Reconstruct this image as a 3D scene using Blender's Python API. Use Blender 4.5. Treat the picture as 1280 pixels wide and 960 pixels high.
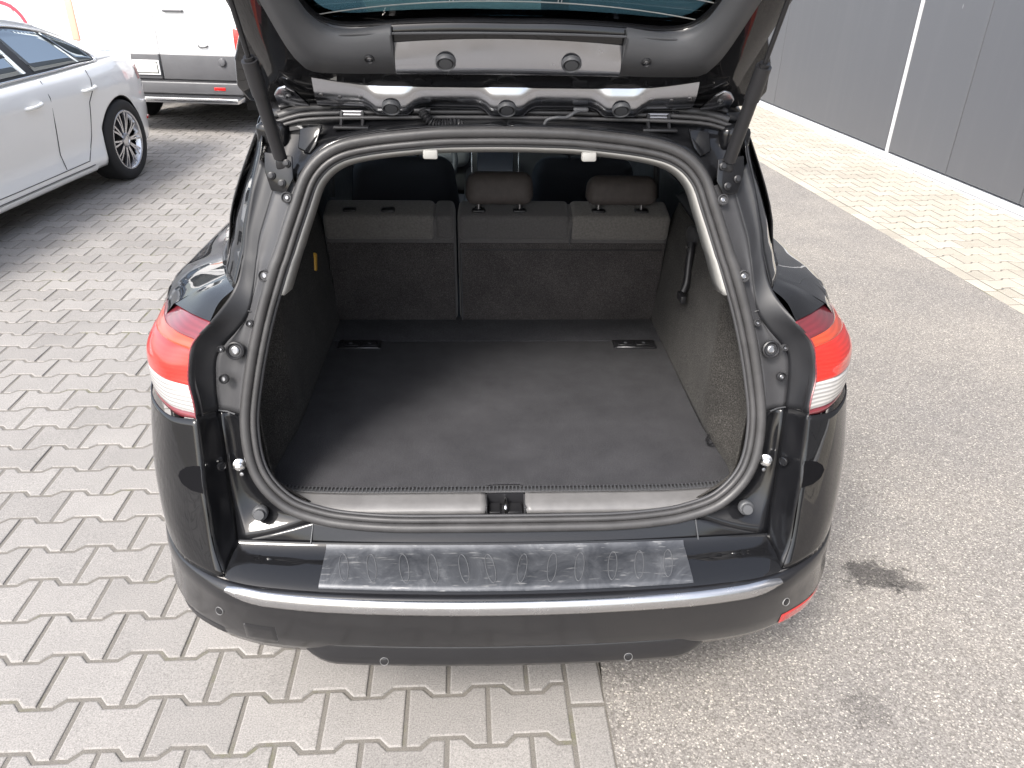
import bpy, bmesh, math, random
from mathutils import Vector, Matrix
random.seed(7)
for o in list(bpy.data.objects): bpy.data.objects.remove(o)
scene = bpy.context.scene
col = scene.collection
R = math.radians
PI = math.pi

# ------------------------------------------------------------------ camera
F, PITCH, H, ROLL = 955.0, R(28.7), 1.63, R(1.0)
cam_d = bpy.data.cameras.new('Camera')
cam_d.sensor_fit = 'HORIZONTAL'; cam_d.sensor_width = 36.0
cam_d.lens = 36.0 * F / 1280.0
cam_d.clip_start = 0.02; cam_d.clip_end = 500
cam = bpy.data.objects.new('Camera', cam_d); col.objects.link(cam)
cam.location = (0, 0, H)
cam.rotation_euler = (Matrix.Rotation(PI/2 - PITCH, 3, 'X') @ Matrix.Rotation(ROLL, 3, 'Z')).to_euler()
scene.camera = cam

# ------------------------------------------------------------------ world, sun, exposure
SUN_EL, SUN_AZ = R(47), R(-32)      # azimuth: where the sun stands, measured from behind the camera towards its left
sun_dir = Vector((math.sin(SUN_AZ)*math.cos(SUN_EL), -math.cos(SUN_AZ)*math.cos(SUN_EL), math.sin(SUN_EL)))
world = bpy.data.worlds.new('World'); scene.world = world; world.use_nodes = True
nt = world.node_tree; nt.nodes.clear()
sky = nt.nodes.new('ShaderNodeTexSky'); sky.sky_type = 'NISHITA'; sky.sun_disc = False
sky.sun_elevation = SUN_EL
sky.sun_rotation = math.atan2(sun_dir.x, sun_dir.y)
sky.air_density = 1.0; sky.dust_density = 3.0; sky.ozone_density = 1.0
hsv = nt.nodes.new('ShaderNodeHueSaturation'); hsv.inputs['Saturation'].default_value = 0.55
bg = nt.nodes.new('ShaderNodeBackground'); bg.inputs['Strength'].default_value = 0.15
wo = nt.nodes.new('ShaderNodeOutputWorld')
nt.links.new(sky.outputs[0], hsv.inputs['Color']); nt.links.new(hsv.outputs[0], bg.inputs[0]); nt.links.new(bg.outputs[0], wo.inputs[0])
sd = bpy.data.lights.new('Sun', 'SUN'); sd.energy = 1.9; sd.angle = R(18); sd.color = (1.0, 0.955, 0.89)
so = bpy.data.objects.new('Sun', sd); col.objects.link(so)
so.rotation_euler = sun_dir.to_track_quat('Z', 'Y').to_euler()
so.location = (0, 0, 12)
vs = scene.view_settings
vs.view_transform = 'Standard'; vs.look = 'None'; vs.gamma = 1.0; vs.use_curve_mapping = False
vs.exposure = 1.42
scene.render.engine = 'CYCLES'

# ------------------------------------------------------------------ pixel -> direction helpers (photo pixels, 1280 x 960)
CARX, CARY, CARYAW = 0.0, 1.15, R(2.6)
def ray(px, py):
    a = (px-640)/F; b = (480-py)/F
    a, b = a*math.cos(ROLL)-b*math.sin(ROLL), a*math.sin(ROLL)+b*math.cos(ROLL)
    c, s = math.cos(PITCH), math.sin(PITCH)
    return Vector((a, c+b*s, -s+b*c))
def gz(px, py, z=0.0):                         # world point at height z
    d = ray(px, py); return Vector((0, 0, H)) + d*((z-H)/d.z)
_ci = (Matrix.Translation((CARX, CARY, 0)) @ Matrix.Rotation(CARYAW, 4, 'Z')).inverted()
def _cray(px, py):
    o = _ci @ Vector((0, 0, H)); e = _ci @ (Vector((0, 0, H)) + ray(px, py)); return o, e-o
def cy(px, py, Y):                             # car-local point on the plane y = Y
    o, d = _cray(px, py); return o + d*((Y-o.y)/d.y)
def cz(px, py, Z):
    o, d = _cray(px, py); return o + d*((Z-o.z)/d.z)

# ------------------------------------------------------------------ materials
MATS = {}
def _new(name):
    m = bpy.data.materials.new(name); m.use_nodes = True
    n = m.node_tree; b = n.nodes['Principled BSDF']; MATS[name] = m
    return m, n, b
def N(n, t, **kw):
    x = n.nodes.new(t)
    for k, v in kw.items():
        if k in x.inputs: x.inputs[k].default_value = v
        else: setattr(x, k, v)
    return x
def ramp(n, stops):
    r = n.nodes.new('ShaderNodeValToRGB'); e = r.color_ramp.elements
    while len(e) < len(stops): e.new(0.5)
    for i, (p, c) in enumerate(stops):
        e[i].position = p; e[i].color = c if len(c) == 4 else (*c, 1)
    return r
def pbr(name, c, rough=0.5, metal=0.0, coat=0.0, vary=0.0, vscale=6.0, bump=0.0, bscale=60.0, rvary=0.0, rscale=25.0, coatr=0.03, spec=0.5, sheen=0.0, emit=None, dist=0.01):
    m, n, b = _new(name); L = n.links
    b.inputs['Base Color'].default_value = (*c, 1); b.inputs['Roughness'].default_value = rough
    b.inputs['Metallic'].default_value = metal; b.inputs['Coat Weight'].default_value = coat
    b.inputs['Coat Roughness'].default_value = coatr; b.inputs['Specular IOR Level'].default_value = spec
    b.inputs['Sheen Weight'].default_value = sheen
    tc = N(n, 'ShaderNodeTexCoord')
    if vary:
        t = N(n, 'ShaderNodeTexNoise', Scale=vscale, Detail=6.0, Roughness=0.65); L.new(tc.outputs['Object'], t.inputs['Vector'])
        r = ramp(n, [(0.3, tuple(v*(1-vary) for v in c)), (0.7, tuple(min(1, v*(1+vary)) for v in c))])
        L.new(t.outputs['Fac'], r.inputs[0]); L.new(r.outputs[0], b.inputs['Base Color'])
    if rvary:
        t = N(n, 'ShaderNodeTexNoise', Scale=rscale, Detail=5.0, Roughness=0.7); L.new(tc.outputs['Object'], t.inputs['Vector'])
        mr = N(n, 'ShaderNodeMapRange'); mr.inputs[1].default_value = 0.3; mr.inputs[2].default_value = 0.7
        mr.inputs[3].default_value = max(0.02, rough-rvary); mr.inputs[4].default_value = min(1, rough+rvary)
        L.new(t.outputs['Fac'], mr.inputs[0]); L.new(mr.outputs[0], b.inputs['Roughness'])
    if bump:
        t = N(n, 'ShaderNodeTexNoise', Scale=bscale, Detail=3.0); L.new(tc.outputs['Object'], t.inputs['Vector'])
        u = N(n, 'ShaderNodeBump', Strength=bump, Distance=dist); L.new(t.outputs['Fac'], u.inputs['Height']); L.new(u.outputs[0], b.inputs['Normal'])
    if emit: b.inputs['Emission Color'].default_value = (*emit[0], 1); b.inputs['Emission Strength'].default_value = emit[1]
    return m
def glass(name, tint, ior=1.5, gl=(1, 1, 1)):
    m = bpy.data.materials.new(name); m.use_nodes = True; n = m.node_tree; n.nodes.clear(); MATS[name] = m
    o = N(n, 'ShaderNodeOutputMaterial'); t = N(n, 'ShaderNodeBsdfTransparent'); g = N(n, 'ShaderNodeBsdfGlossy')
    t.inputs[0].default_value = (*tint, 1); g.inputs['Roughness'].default_value = 0.01; g.inputs['Color'].default_value = (*gl, 1)
    f = N(n, 'ShaderNodeFresnel', IOR=ior); x = N(n, 'ShaderNodeMixShader')
    n.links.new(f.outputs[0], x.inputs[0]); n.links.new(t.outputs[0], x.inputs[1]); n.links.new(g.outputs[0], x.inputs[2]); n.links.new(x.outputs[0], o.inputs[0])
    return m

pbr('paint', (0.0065, 0.0066, 0.0075), 0.5, 0.0, 1.0, coatr=0.02, spec=0.05, bump=0.02, bscale=9, dist=0.004)
pbr('jamb_paint', (0.007, 0.0072, 0.0085), 0.5, 0.0, 0.8, spec=0.08, coatr=0.06, bump=0.05, bscale=22, dist=0.004)
pbr('bumper_paint', (0.009, 0.009, 0.0105), 0.4, 0.0, 1.0, rvary=0.08, rscale=12, coatr=0.14, spec=0.2, bump=0.02, bscale=20, dist=0.004)
pbr('sheet_metal', (0.43, 0.44, 0.47), 0.2, 1.0, rvary=0.08, rscale=14, bump=0.06, bscale=12, dist=0.004)
pbr('trim_grey', (0.066, 0.068, 0.073), 0.5, vary=0.08, bump=0.08, bscale=500, dist=0.001)
pbr('trim_dark', (0.045, 0.045, 0.048), 0.48, vary=0.1, bump=0.08, bscale=420, dist=0.001, rvary=0.06)
pbr('trim_black', (0.016, 0.016, 0.018), 0.42, bump=0.05, bscale=300, dist=0.001)
pbr('rubber', (0.045, 0.044, 0.045), 0.45, vary=0.25, vscale=14, rvary=0.1)
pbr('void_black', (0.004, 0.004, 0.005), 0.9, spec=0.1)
pbr('trim_light', (0.34, 0.335, 0.32), 0.65, vary=0.05)
pbr('sill_plastic', (0.15, 0.147, 0.147), 0.42, vary=0.12, vscale=20, rvary=0.1, rscale=40, bump=0.05, bscale=300, dist=0.001)
pbr('bumper_strip', (0.52, 0.52, 0.53), 0.24, 1.0, rvary=0.06, rscale=30)
pbr('chrome', (0.75, 0.75, 0.75), 0.16, 1.0, rvary=0.07, rscale=30)
pbr('bolt_metal', (0.3, 0.3, 0.31), 0.35, 1.0)
pbr('dark_steel', (0.09, 0.09, 0.095), 0.35, 0.9, rvary=0.1)
pbr('emboss', (0.15, 0.155, 0.165), 0.35, 0.5)
pbr('sensor_rim', (0.2, 0.2, 0.2), 0.5)
pbr('black_metal', (0.02, 0.02, 0.022), 0.35, 0.3, rvary=0.1)
pbr('fabric_grey', (0.14, 0.132, 0.124), 0.95, vary=0.25, vscale=160, bump=0.3, bscale=500, dist=0.002, sheen=0.2)
pbr('seat_cloth', (0.085, 0.08, 0.08), 0.9, vary=0.2, vscale=200, bump=0.2, bscale=500, dist=0.002, sheen=0.2)
pbr('headrest_cloth', (0.066, 0.056, 0.053), 0.7, vary=0.15, vscale=40, bump=0.1, bscale=400, dist=0.001)
pbr('cloth_dark', (0.055, 0.06, 0.075), 0.9, bump=0.2, bscale=400, dist=0.002)
pbr('tyre', (0.016, 0.016, 0.017), 0.8, bump=0.2, bscale=200, dist=0.002)
pbr('rim_silver', (0.55, 0.55, 0.57), 0.25, 1.0)
pbr('rim_dark', (0.05, 0.05, 0.055), 0.4, 0.6)
pbr('white_paint', (0.82, 0.82, 0.81), 0.3, 0.0, 1.0, coatr=0.03)
pbr('van_white', (0.84, 0.84, 0.84), 0.35, 0.0, 0.6, coatr=0.08, vary=0.03)
pbr('cowl_sunlit', (0.45, 0.45, 0.45), 0.6)  # pale tone puts the sunlight on the instrument cowl into its colour
pbr('jamb_plastic', (0.015, 0.0155, 0.018), 0.5, bump=0.05, bscale=400, dist=0.001)
pbr('van_grey', (0.088, 0.088, 0.093), 0.4, vary=0.12, vscale=4, rvary=0.1)
pbr('plate_white', (0.8, 0.8, 0.74), 0.4)
pbr('red_plastic', (0.5, 0.012, 0.012), 0.15, 0, 1.0)
pbr('decal_red', (0.55, 0.05, 0.08), 0.5)
pbr('lamp_pale', (0.78, 0.4, 0.3), 0.25, 0, 0.8)
pbr('tag_yellow', (0.75, 0.42, 0.06), 0.5)
pbr('screen', (0.015, 0.02, 0.03), 0.12, 0, 0.5)
pbr('ground_soil', (0.19, 0.17, 0.145), 0.95, vary=0.2, vscale=0.8)
pbr('white_trim', (0.6, 0.61, 0.63), 0.45, vary=0.06, vscale=2)
glass('tint_glass', (0.30, 0.45, 0.5), 1.5)
glass('clear_glass', (0.82, 0.88, 0.87), 1.45)
glass('privacy_glass', (0.25, 0.27, 0.28), 1.5)
glass('sedan_glass', (0.06, 0.08, 0.12), 4.5, (0.82, 0.92, 1.0))

def carpet(name, c, sc=900):
    m, n, b = _new(name); L = n.links; tc = N(n, 'ShaderNodeTexCoord')
    b.inputs['Roughness'].default_value = 1.0; b.inputs['Specular IOR Level'].default_value = 0.15; b.inputs['Sheen Weight'].default_value = 0.04
    t = N(n, 'ShaderNodeTexNoise', Scale=sc, Detail=2.0); t2 = N(n, 'ShaderNodeTexNoise', Scale=7.0, Detail=5.0, Roughness=0.7)
    L.new(tc.outputs['Object'], t.inputs[0]); L.new(tc.outputs['Object'], t2.inputs[0])
    r = ramp(n, [(0.32, tuple(v*0.45 for v in c)), (0.55, c), (0.75, tuple(v*1.9 for v in c))]); L.new(t.outputs['Fac'], r.inputs[0])
    r2 = ramp(n, [(0.3, (0.75, 0.75, 0.75)), (0.75, (1.25, 1.24, 1.22))]); L.new(t2.outputs['Fac'], r2.inputs[0])
    x = N(n, 'ShaderNodeMix', data_type='RGBA', blend_type='MULTIPLY'); x.inputs[0].default_value = 1
    L.new(r.outputs[0], x.inputs[6]); L.new(r2.outputs[0], x.inputs[7])
    # stray lint
    v = N(n, 'ShaderNodeTexVoronoi', Scale=55.0); L.new(tc.outputs['Object'], v.inputs[0])
    lr = ramp(n, [(0.0, (1, 1, 1)), (0.045, (0, 0, 0))]); L.new(v.outputs['Distance'], lr.inputs[0])
    x2 = N(n, 'ShaderNodeMix', data_type='RGBA'); L.new(lr.outputs[0], x2.inputs[0]); L.new(x.outputs[2], x2.inputs[6]); x2.inputs[7].default_value = (c[0]*3, c[1]*3, c[2]*3, 1)
    L.new(x2.outputs[2], b.inputs['Base Color'])
    u = N(n, 'ShaderNodeBump', Strength=0.5, Distance=0.003); L.new(t.outputs['Fac'], u.inputs['Height']); L.new(u.outputs[0], b.inputs['Normal'])
carpet('carpet_floor', (0.046, 0.046, 0.051), 500)
carpet('seatback_felt', (0.062, 0.057, 0.057), 450)
carpet('carpet_wall', (0.042, 0.040, 0.038), 330)

def paver_mat(name, tint):
    m, n, b = _new(name); L = n.links; tc = N(n, 'ShaderNodeTexCoord'); geo = N(n, 'ShaderNodeNewGeometry'); oi = N(n, 'ShaderNodeObjectInfo')
    b.inputs['Roughness'].default_value = 0.85; b.inputs['Specular IOR Level'].default_value = 0.3
    add = N(n, 'ShaderNodeMath', operation='ADD'); L.new(geo.outputs['Random Per Island'], add.inputs[0]); L.new(oi.outputs['Random'], add.inputs[1])
    fr = N(n, 'ShaderNodeMath', operation='FRACT'); L.new(add.outputs[0], fr.inputs[0])
    rc = ramp(n, [(q, tuple(a*k for a in tint)) for q, k in ((0.0, 0.88), (0.35, 0.97), (0.7, 1.02), (1.0, 1.09))]); L.new(fr.outputs[0], rc.inputs[0])
    # world-space grain: position
    pos = geo.outputs['Position']
    g1 = N(n, 'ShaderNodeTexNoise', Scale=260.0, Detail=4.0, Roughness=0.7); L.new(pos, g1.inputs[0])
    gr = ramp(n, [(0.3, (0.6, 0.59, 0.58)), (0.5, (1, 1, 1)), (0.7, (1.32, 1.31, 1.29))]); L.new(g1.outputs['Fac'], gr.inputs[0])
    x1 = N(n, 'ShaderNodeMix', data_type='RGBA', blend_type='MULTIPLY'); x1.inputs[0].default_value = 1; L.new(rc.outputs[0], x1.inputs[6]); L.new(gr.outputs[0], x1.inputs[7])
    g2 = N(n, 'ShaderNodeTexNoise', Scale=1.6, Detail=7.0, Roughness=0.7); L.new(pos, g2.inputs[0])
    gr2 = ramp(n, [(0.32, (0.88, 0.875, 0.87)), (0.55, (1.01, 1.0, 0.99)), (0.75, (1.06, 1.05, 1.03))]); L.new(g2.outputs['Fac'], gr2.inputs[0])
    x2 = N(n, 'ShaderNodeMix', data_type='RGBA', blend_type='MULTIPLY'); x2.inputs[0].default_value = 1; L.new(x1.outputs[2], x2.inputs[6]); L.new(gr2.outputs[0], x2.inputs[7])
    v = N(n, 'ShaderNodeTexVoronoi', Scale=75.0); L.new(pos, v.inputs[0]); vr = ramp(n, [(0.0, (1, 1, 1)), (0.1, (0, 0, 0))]); L.new(v.outputs['Distance'], vr.inputs[0])
    x3 = N(n, 'ShaderNodeMix', data_type='RGBA'); L.new(vr.outputs[0], x3.inputs[0]); L.new(x2.outputs[2], x3.inputs[6]); x3.inputs[7].default_value = (0.62, 0.58, 0.52, 1)
    L.new(x3.outputs[2], b.inputs['Base Color'])
    u = N(n, 'ShaderNodeBump', Strength=0.35, Distance=0.002); L.new(g1.outputs['Fac'], u.inputs['Height']); L.new(u.outputs[0], b.inputs['Normal'])
paver_mat('paver', (0.272, 0.261, 0.251))
paver_mat('paver_overlit', (0.42, 0.392, 0.338))  # paler copy of paver; overexposed light on the wall strip put into its tint

def joint_mat():
    m, n, b = _new('joint_sand'); L = n.links; geo = N(n, 'ShaderNodeNewGeometry'); b.inputs['Roughness'].default_value = 1.0
    g1 = N(n, 'ShaderNodeTexNoise', Scale=500.0, Detail=3.0); L.new(geo.outputs['Position'], g1.inputs[0])
    r = ramp(n, [(0.3, (0.105, 0.098, 0.088)), (0.7, (0.225, 0.208, 0.185))]); L.new(g1.outputs['Fac'], r.inputs[0])
    g2 = N(n, 'ShaderNodeTexNoise', Scale=2.3, Detail=6.0, Roughness=0.75); L.new(geo.outputs['Position'], g2.inputs[0])
    r2 = ramp(n, [(0.55, (0, 0, 0)), (0.68, (0.75, 0.75, 0.75))]); L.new(g2.outputs['Fac'], r2.inputs[0])
    x = N(n, 'ShaderNodeMix', data_type='RGBA'); L.new(r2.outputs[0], x.inputs[0]); L.new(r.outputs[0], x.inputs[6]); x.inputs[7].default_value = (0.12, 0.125, 0.045, 1)
    L.new(x.outputs[2], b.inputs['Base Color'])
    u = N(n, 'ShaderNodeBump', Strength=0.6, Distance=0.003); L.new(g1.outputs['Fac'], u.inputs['Height']); L.new(u.outputs[0], b.inputs['Normal'])
joint_mat()

def asphalt_mat():
    m, n, b = _new('asphalt'); L = n.links; geo = N(n, 'ShaderNodeNewGeometry'); pos = geo.outputs['Position']
    b.inputs['Roughness'].default_value = 0.8; b.inputs['Specular IOR Level'].default_value = 0.35
    v = N(n, 'ShaderNodeTexVoronoi', Scale=235.0); L.new(pos, v.inputs[0])
    sep = N(n, 'ShaderNodeSeparateColor'); L.new(v.outputs['Color'], sep.inputs[0])
    stone = ramp(n, [(0.0, (0.165, 0.154, 0.144)), (0.4, (0.245, 0.231, 0.217)), (0.8, (0.30, 0.284, 0.267)), (0.95, (0.42, 0.395, 0.362)), (1.0, (0.62, 0.585, 0.52))]); L.new(sep.outputs[0], stone.inputs[0])
    edge = ramp(n, [(0.0, (1, 1, 1)), (0.5, (0.97, 0.97, 0.97)), (0.85, (0.68, 0.67, 0.66))]); L.new(v.outputs['Distance'], edge.inputs[0])
    x = N(n, 'ShaderNodeMix', data_type='RGBA', blend_type='MULTIPLY'); x.inputs[0].default_value = 1; L.new(stone.outputs[0], x.inputs[6]); L.new(edge.outputs[0], x.inputs[7])
    g = N(n, 'ShaderNodeTexNoise', Scale=1.3, Detail=7.0, Roughness=0.7); L.new(pos, g.inputs[0])
    gr = ramp(n, [(0.3, (0.84, 0.84, 0.85)), (0.7, (1.14, 1.12, 1.08))]); L.new(g.outputs['Fac'], gr.inputs[0])
    x2 = N(n, 'ShaderNodeMix', data_type='RGBA', blend_type='MULTIPLY'); x2.inputs[0].default_value = 1; L.new(x.outputs[2], x2.inputs[6]); L.new(gr.outputs[0], x2.inputs[7])
    # two oil drips with ragged outlines of their own
    g3 = N(n, 'ShaderNodeTexNoise', Scale=16.0, Detail=6.0, Roughness=0.8); L.new(pos, g3.inputs[0])
    last = x2.outputs[2]
    for (cx_, cy_, rx, ry, k) in ((1.125, 1.79, 0.13, 0.085, 0.85), (0.905, 1.297, 0.075, 0.07, 0.3), (1.22, 1.75, 0.08, 0.03, 0.55)):
        mp = N(n, 'ShaderNodeMapping'); mp.inputs['Location'].default_value = (-cx_/rx, -cy_/ry, 0); mp.inputs['Scale'].default_value = (1/rx, 1/ry, 0)
        L.new(pos, mp.inputs[0]); ln = N(n, 'ShaderNodeVectorMath', operation='LENGTH'); L.new(mp.outputs[0], ln.inputs[0])
        ad = N(n, 'ShaderNodeMath', operation='MULTIPLY_ADD'); L.new(g3.outputs['Fac'], ad.inputs[0]); ad.inputs[1].default_value = 2.6; L.new(ln.outputs['Value'], ad.inputs[2])
        rr = ramp(n, [(0.0, (k, k, k)), (0.66, (k, k, k)), (0.8, (0, 0, 0))]); 
        dv = N(n, 'ShaderNodeMath', operation='MULTIPLY'); L.new(ad.outputs[0], dv.inputs[0]); dv.inputs[1].default_value = 0.36; L.new(dv.outputs[0], rr.inputs[0])
        xx = N(n, 'ShaderNodeMix', data_type='RGBA', blend_type='MULTIPLY'); L.new(rr.outputs[0], xx.inputs[0]); L.new(last, xx.inputs[6]); xx.inputs[7].default_value = (0.24, 0.24, 0.25, 1); last = xx.outputs[2]
    L.new(last, b.inputs['Base Color'])
    iv = N(n, 'ShaderNodeMath', operation='SUBTRACT'); iv.inputs[0].default_value = 1; L.new(v.outputs['Distance'], iv.inputs[1])
    u = N(n, 'ShaderNodeBump', Strength=0.3, Distance=0.002); L.new(iv.outputs[0], u.inputs['Height']); L.new(u.outputs[0], b.inputs['Normal'])
asphalt_mat()

def wall_mat():
    m, n, b = _new('wall_panel'); L = n.links; geo = N(n, 'ShaderNodeNewGeometry'); pos = geo.outputs['Position']; oi = N(n, 'ShaderNodeObjectInfo')
    b.inputs['Metallic'].default_value = 0.25; b.inputs['Coat Weight'].default_value = 0.0; b.inputs['Specular IOR Level'].default_value = 0.6
    g = N(n, 'ShaderNodeTexNoise', Scale=1.1, Detail=6.0); L.new(pos, g.inputs[0])
    rr = N(n, 'ShaderNodeMapRange'); rr.inputs[3].default_value = 0.34; rr.inputs[4].default_value = 0.5; L.new(g.outputs['Fac'], rr.inputs[0]); L.new(rr.outputs[0], b.inputs['Roughness'])
    r = ramp(n, [(0.0, (0.112, 0.116, 0.128)), (1.0, (0.122, 0.127, 0.14))]); L.new(oi.outputs['Random'], r.inputs[0])
    # rain streaks and chalky scuffs
    mp = N(n, 'ShaderNodeMapping'); mp.inputs['Scale'].default_value = (9, 9, 0.35); L.new(pos, mp.inputs[0])
    s = N(n, 'ShaderNodeTexNoise', Scale=1.0, Detail=4.0); L.new(mp.outputs[0], s.inputs[0]); sr = ramp(n, [(0.5, (0, 0, 0)), (0.85, (0.12, 0.12, 0.12))]); L.new(s.outputs['Fac'], sr.inputs[0])
    x = N(n, 'ShaderNodeMix', data_type='RGBA'); L.new(sr.outputs[0], x.inputs[0]); L.new(r.outputs[0], x.inputs[6]); x.inputs[7].default_value = (0.22, 0.222, 0.23, 1)
    mp2 = N(n, 'ShaderNodeMapping'); mp2.inputs['Scale'].default_value = (3.5, 3.5, 1.4); L.new(pos, mp2.inputs[0])
    v = N(n, 'ShaderNodeTexVoronoi', Scale=1.0); L.new(mp2.outputs[0], v.inputs[0]); vr = ramp(n, [(0.0, (0.8, 0.8, 0.8)), (0.035, (0, 0, 0))]); L.new(v.outputs['Distance'], vr.inputs[0])
    x2 = N(n, 'ShaderNodeMix', data_type='RGBA'); L.new(vr.outputs[0], x2.inputs[0]); L.new(x.outputs[2], x2.inputs[6]); x2.inputs[7].default_value = (0.5, 0.5, 0.5, 1)
    L.new(x2.outputs[2], b.inputs['Base Color'])
wall_mat()

def lens_mat(name, c, rough=0.04, lo=0.88, hi=1.08):
    m, n, b = _new(name); L = n.links
    b.inputs['Base Color'].default_value = (*c, 1); b.inputs['Roughness'].default_value = 0.35; b.inputs['Coat Weight'].default_value = 1; b.inputs['Coat Roughness'].default_value = rough
    tc = N(n, 'ShaderNodeTexCoord'); w = N(n, 'ShaderNodeTexWave', Scale=38.0, Distortion=0.6); w.bands_direction = 'Z'; L.new(tc.outputs['Object'], w.inputs[0])
    r = ramp(n, [(0.2, tuple(v*lo for v in c)), (0.8, tuple(min(1, v*hi) for v in c))]); L.new(w.outputs['Fac'], r.inputs[0]); L.new(r.outputs[0], b.inputs['Base Color'])
lens_mat('lens_red', (0.5, 0.02, 0.012))
lens_mat('lens_orange', (0.52, 0.06, 0.022))
lens_mat('lens_maroon', (0.16, 0.02, 0.028))
lens_mat('lens_white', (0.42, 0.41, 0.4), lo=0.6)

def plate_mat():
    m, n, b = _new('sill_guard'); L = n.links; tc = N(n, 'ShaderNodeTexCoord')
    b.inputs['Metallic'].default_value = 0.4
    t = N(n, 'ShaderNodeTexNoise', Scale=9.0, Detail=8.0, Roughness=0.75, Distortion=1.5); L.new(tc.outputs['Object'], t.inputs[0])
    r = ramp(n, [(0.35, (0.04, 0.043, 0.05)), (0.55, (0.075, 0.079, 0.088)), (0.72, (0.15, 0.155, 0.165))]); L.new(t.outputs['Fac'], r.inputs[0])
    mp = N(n, 'ShaderNodeMapping'); mp.inputs['Scale'].default_value = (14, 90, 30); mp.inputs['Rotation'].default_value = (0, 0, 0.5); L.new(tc.outputs['Object'], mp.inputs[0])
    s = N(n, 'ShaderNodeTexNoise', Scale=2.0, Detail=6.0); L.new(mp.outputs[0], s.inputs[0]); sr = ramp(n, [(0.6, (0, 0, 0)), (0.72, (0.6, 0.6, 0.6))]); L.new(s.outputs['Fac'], sr.inputs[0])
    x = N(n, 'ShaderNodeMix', data_type='RGBA'); L.new(sr.outputs[0], x.inputs[0]); L.new(r.outputs[0], x.inputs[6]); x.inputs[7].default_value = (0.28, 0.28, 0.28, 1)
    L.new(x.outputs[2], b.inputs['Base Color'])
    rr = N(n, 'ShaderNodeMapRange'); rr.inputs[3].default_value = 0.22; rr.inputs[4].default_value = 0.6; L.new(t.outputs['Fac'], rr.inputs[0]); L.new(rr.outputs[0], b.inputs['Roughness'])
    u = N(n, 'ShaderNodeBump', Strength=0.15, Distance=0.002); L.new(s.outputs['Fac'], u.inputs['Height']); L.new(u.outputs[0], b.inputs['Normal'])
plate_mat()

# ------------------------------------------------------------------ mesh helpers
def link(name, me, mat, parent=None, smooth=True):
    o = bpy.data.objects.new(name, me); col.objects.link(o)
    if mat: me.materials.append(MATS[mat])
    if smooth:
        for p in me.polygons: p.use_smooth = True
    if parent is not None: o.parent = parent
    return o
def mesh(name, vs_, fs, mat, parent=None, smooth=True, fix=True):
    me = bpy.data.meshes.new(name); me.from_pydata([tuple(v) for v in vs_], [], fs); me.update()
    if fix:
        bm = bmesh.new(); bm.from_mesh(me); bmesh.ops.remove_doubles(bm, verts=bm.verts, dist=1e-6)
        bmesh.ops.recalc_face_normals(bm, faces=bm.faces); bm.to_mesh(me); bm.free()
    return link(name, me, mat, parent, smooth)
def bmobj(name, bm, mat, parent=None, smooth=True):
    me = bpy.data.meshes.new(name); bm.to_mesh(me); bm.free(); return link(name, me, mat, parent, smooth)
def edge_smooth(o, ang=35):
    m = o.modifiers.new('edges', 'EDGE_SPLIT'); m.split_angle = R(ang); return o
def tag(o, label, cat, group=None, kind=None):
    if label: o['label'] = label
    if cat: o['category'] = cat
    if group: o['group'] = group
    if kind: o['kind'] = kind
    return o
def thing(name, label, cat, loc=(0, 0, 0), rz=0.0, group=None):
    e = bpy.data.objects.new(name, None); col.objects.link(e); e.location = loc; e.rotation_euler = (0, 0, rz); e.empty_display_size = 0.3
    return tag(e, label, cat, group)
def cat(pts, n, closed=False):
    """Catmull-Rom through pts, resampled to n points evenly by arc length"""
    P = [Vector(p) for p in pts]; out = []
    m = len(P); segs = m if closed else m-1
    for i in range(segs):
        if closed: a, b, c, d = P[(i-1) % m], P[i], P[(i+1) % m], P[(i+2) % m]
        else:
            b, c = P[i], P[i+1]; a = P[i-1] if i > 0 else b*2-c; d = P[i+2] if i+2 < m else c*2-b
        for k in range(12):
            t = k/12; out.append(0.5*((2*b)+(c-a)*t+(2*a-5*b+4*c-d)*t*t+(3*b-a-3*c+d)*t**3))
    out.append(P[0].copy() if closed else P[-1].copy())
    L = [0.0]
    for i in range(1, len(out)): L.append(L[-1]+(out[i]-out[i-1]).length)
    res = []; j = 0; cnt = n if closed else n-1
    for k in range(n):
        s = L[-1]*k/cnt
        while j < len(L)-2 and L[j+1] < s: j += 1
        t = (s-L[j])/max(1e-9, L[j+1]-L[j]); res.append(out[j].lerp(out[j+1], t))
    return res
def poly(pts, n):
    """piecewise-linear resample to n points by arc length"""
    P = [Vector(p) for p in pts]; L = [0.0]
    for i in range(1, len(P)): L.append(L[-1]+(P[i]-P[i-1]).length)
    res = []; j = 0
    for k in range(n):
        s = L[-1]*k/(n-1)
        while j < len(L)-2 and L[j+1] < s: j += 1
        t = (s-L[j])/max(1e-9, L[j+1]-L[j]); res.append(P[j].lerp(P[j+1], t))
    return res
def grid(rows, closed_u=False, closed_v=False):
    nv, nu = len(rows), len(rows[0]); v = [p for r in rows for p in r]; f = []
    for j in range(nv if closed_v else nv-1):
        for i in range(nu if closed_u else nu-1):
            a = j*nu+i; b = j*nu+(i+1) % nu; c = ((j+1) % nv)*nu+(i+1) % nu; d = ((j+1) % nv)*nu+i; f.append((a, b, c, d))
    return v, f
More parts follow.
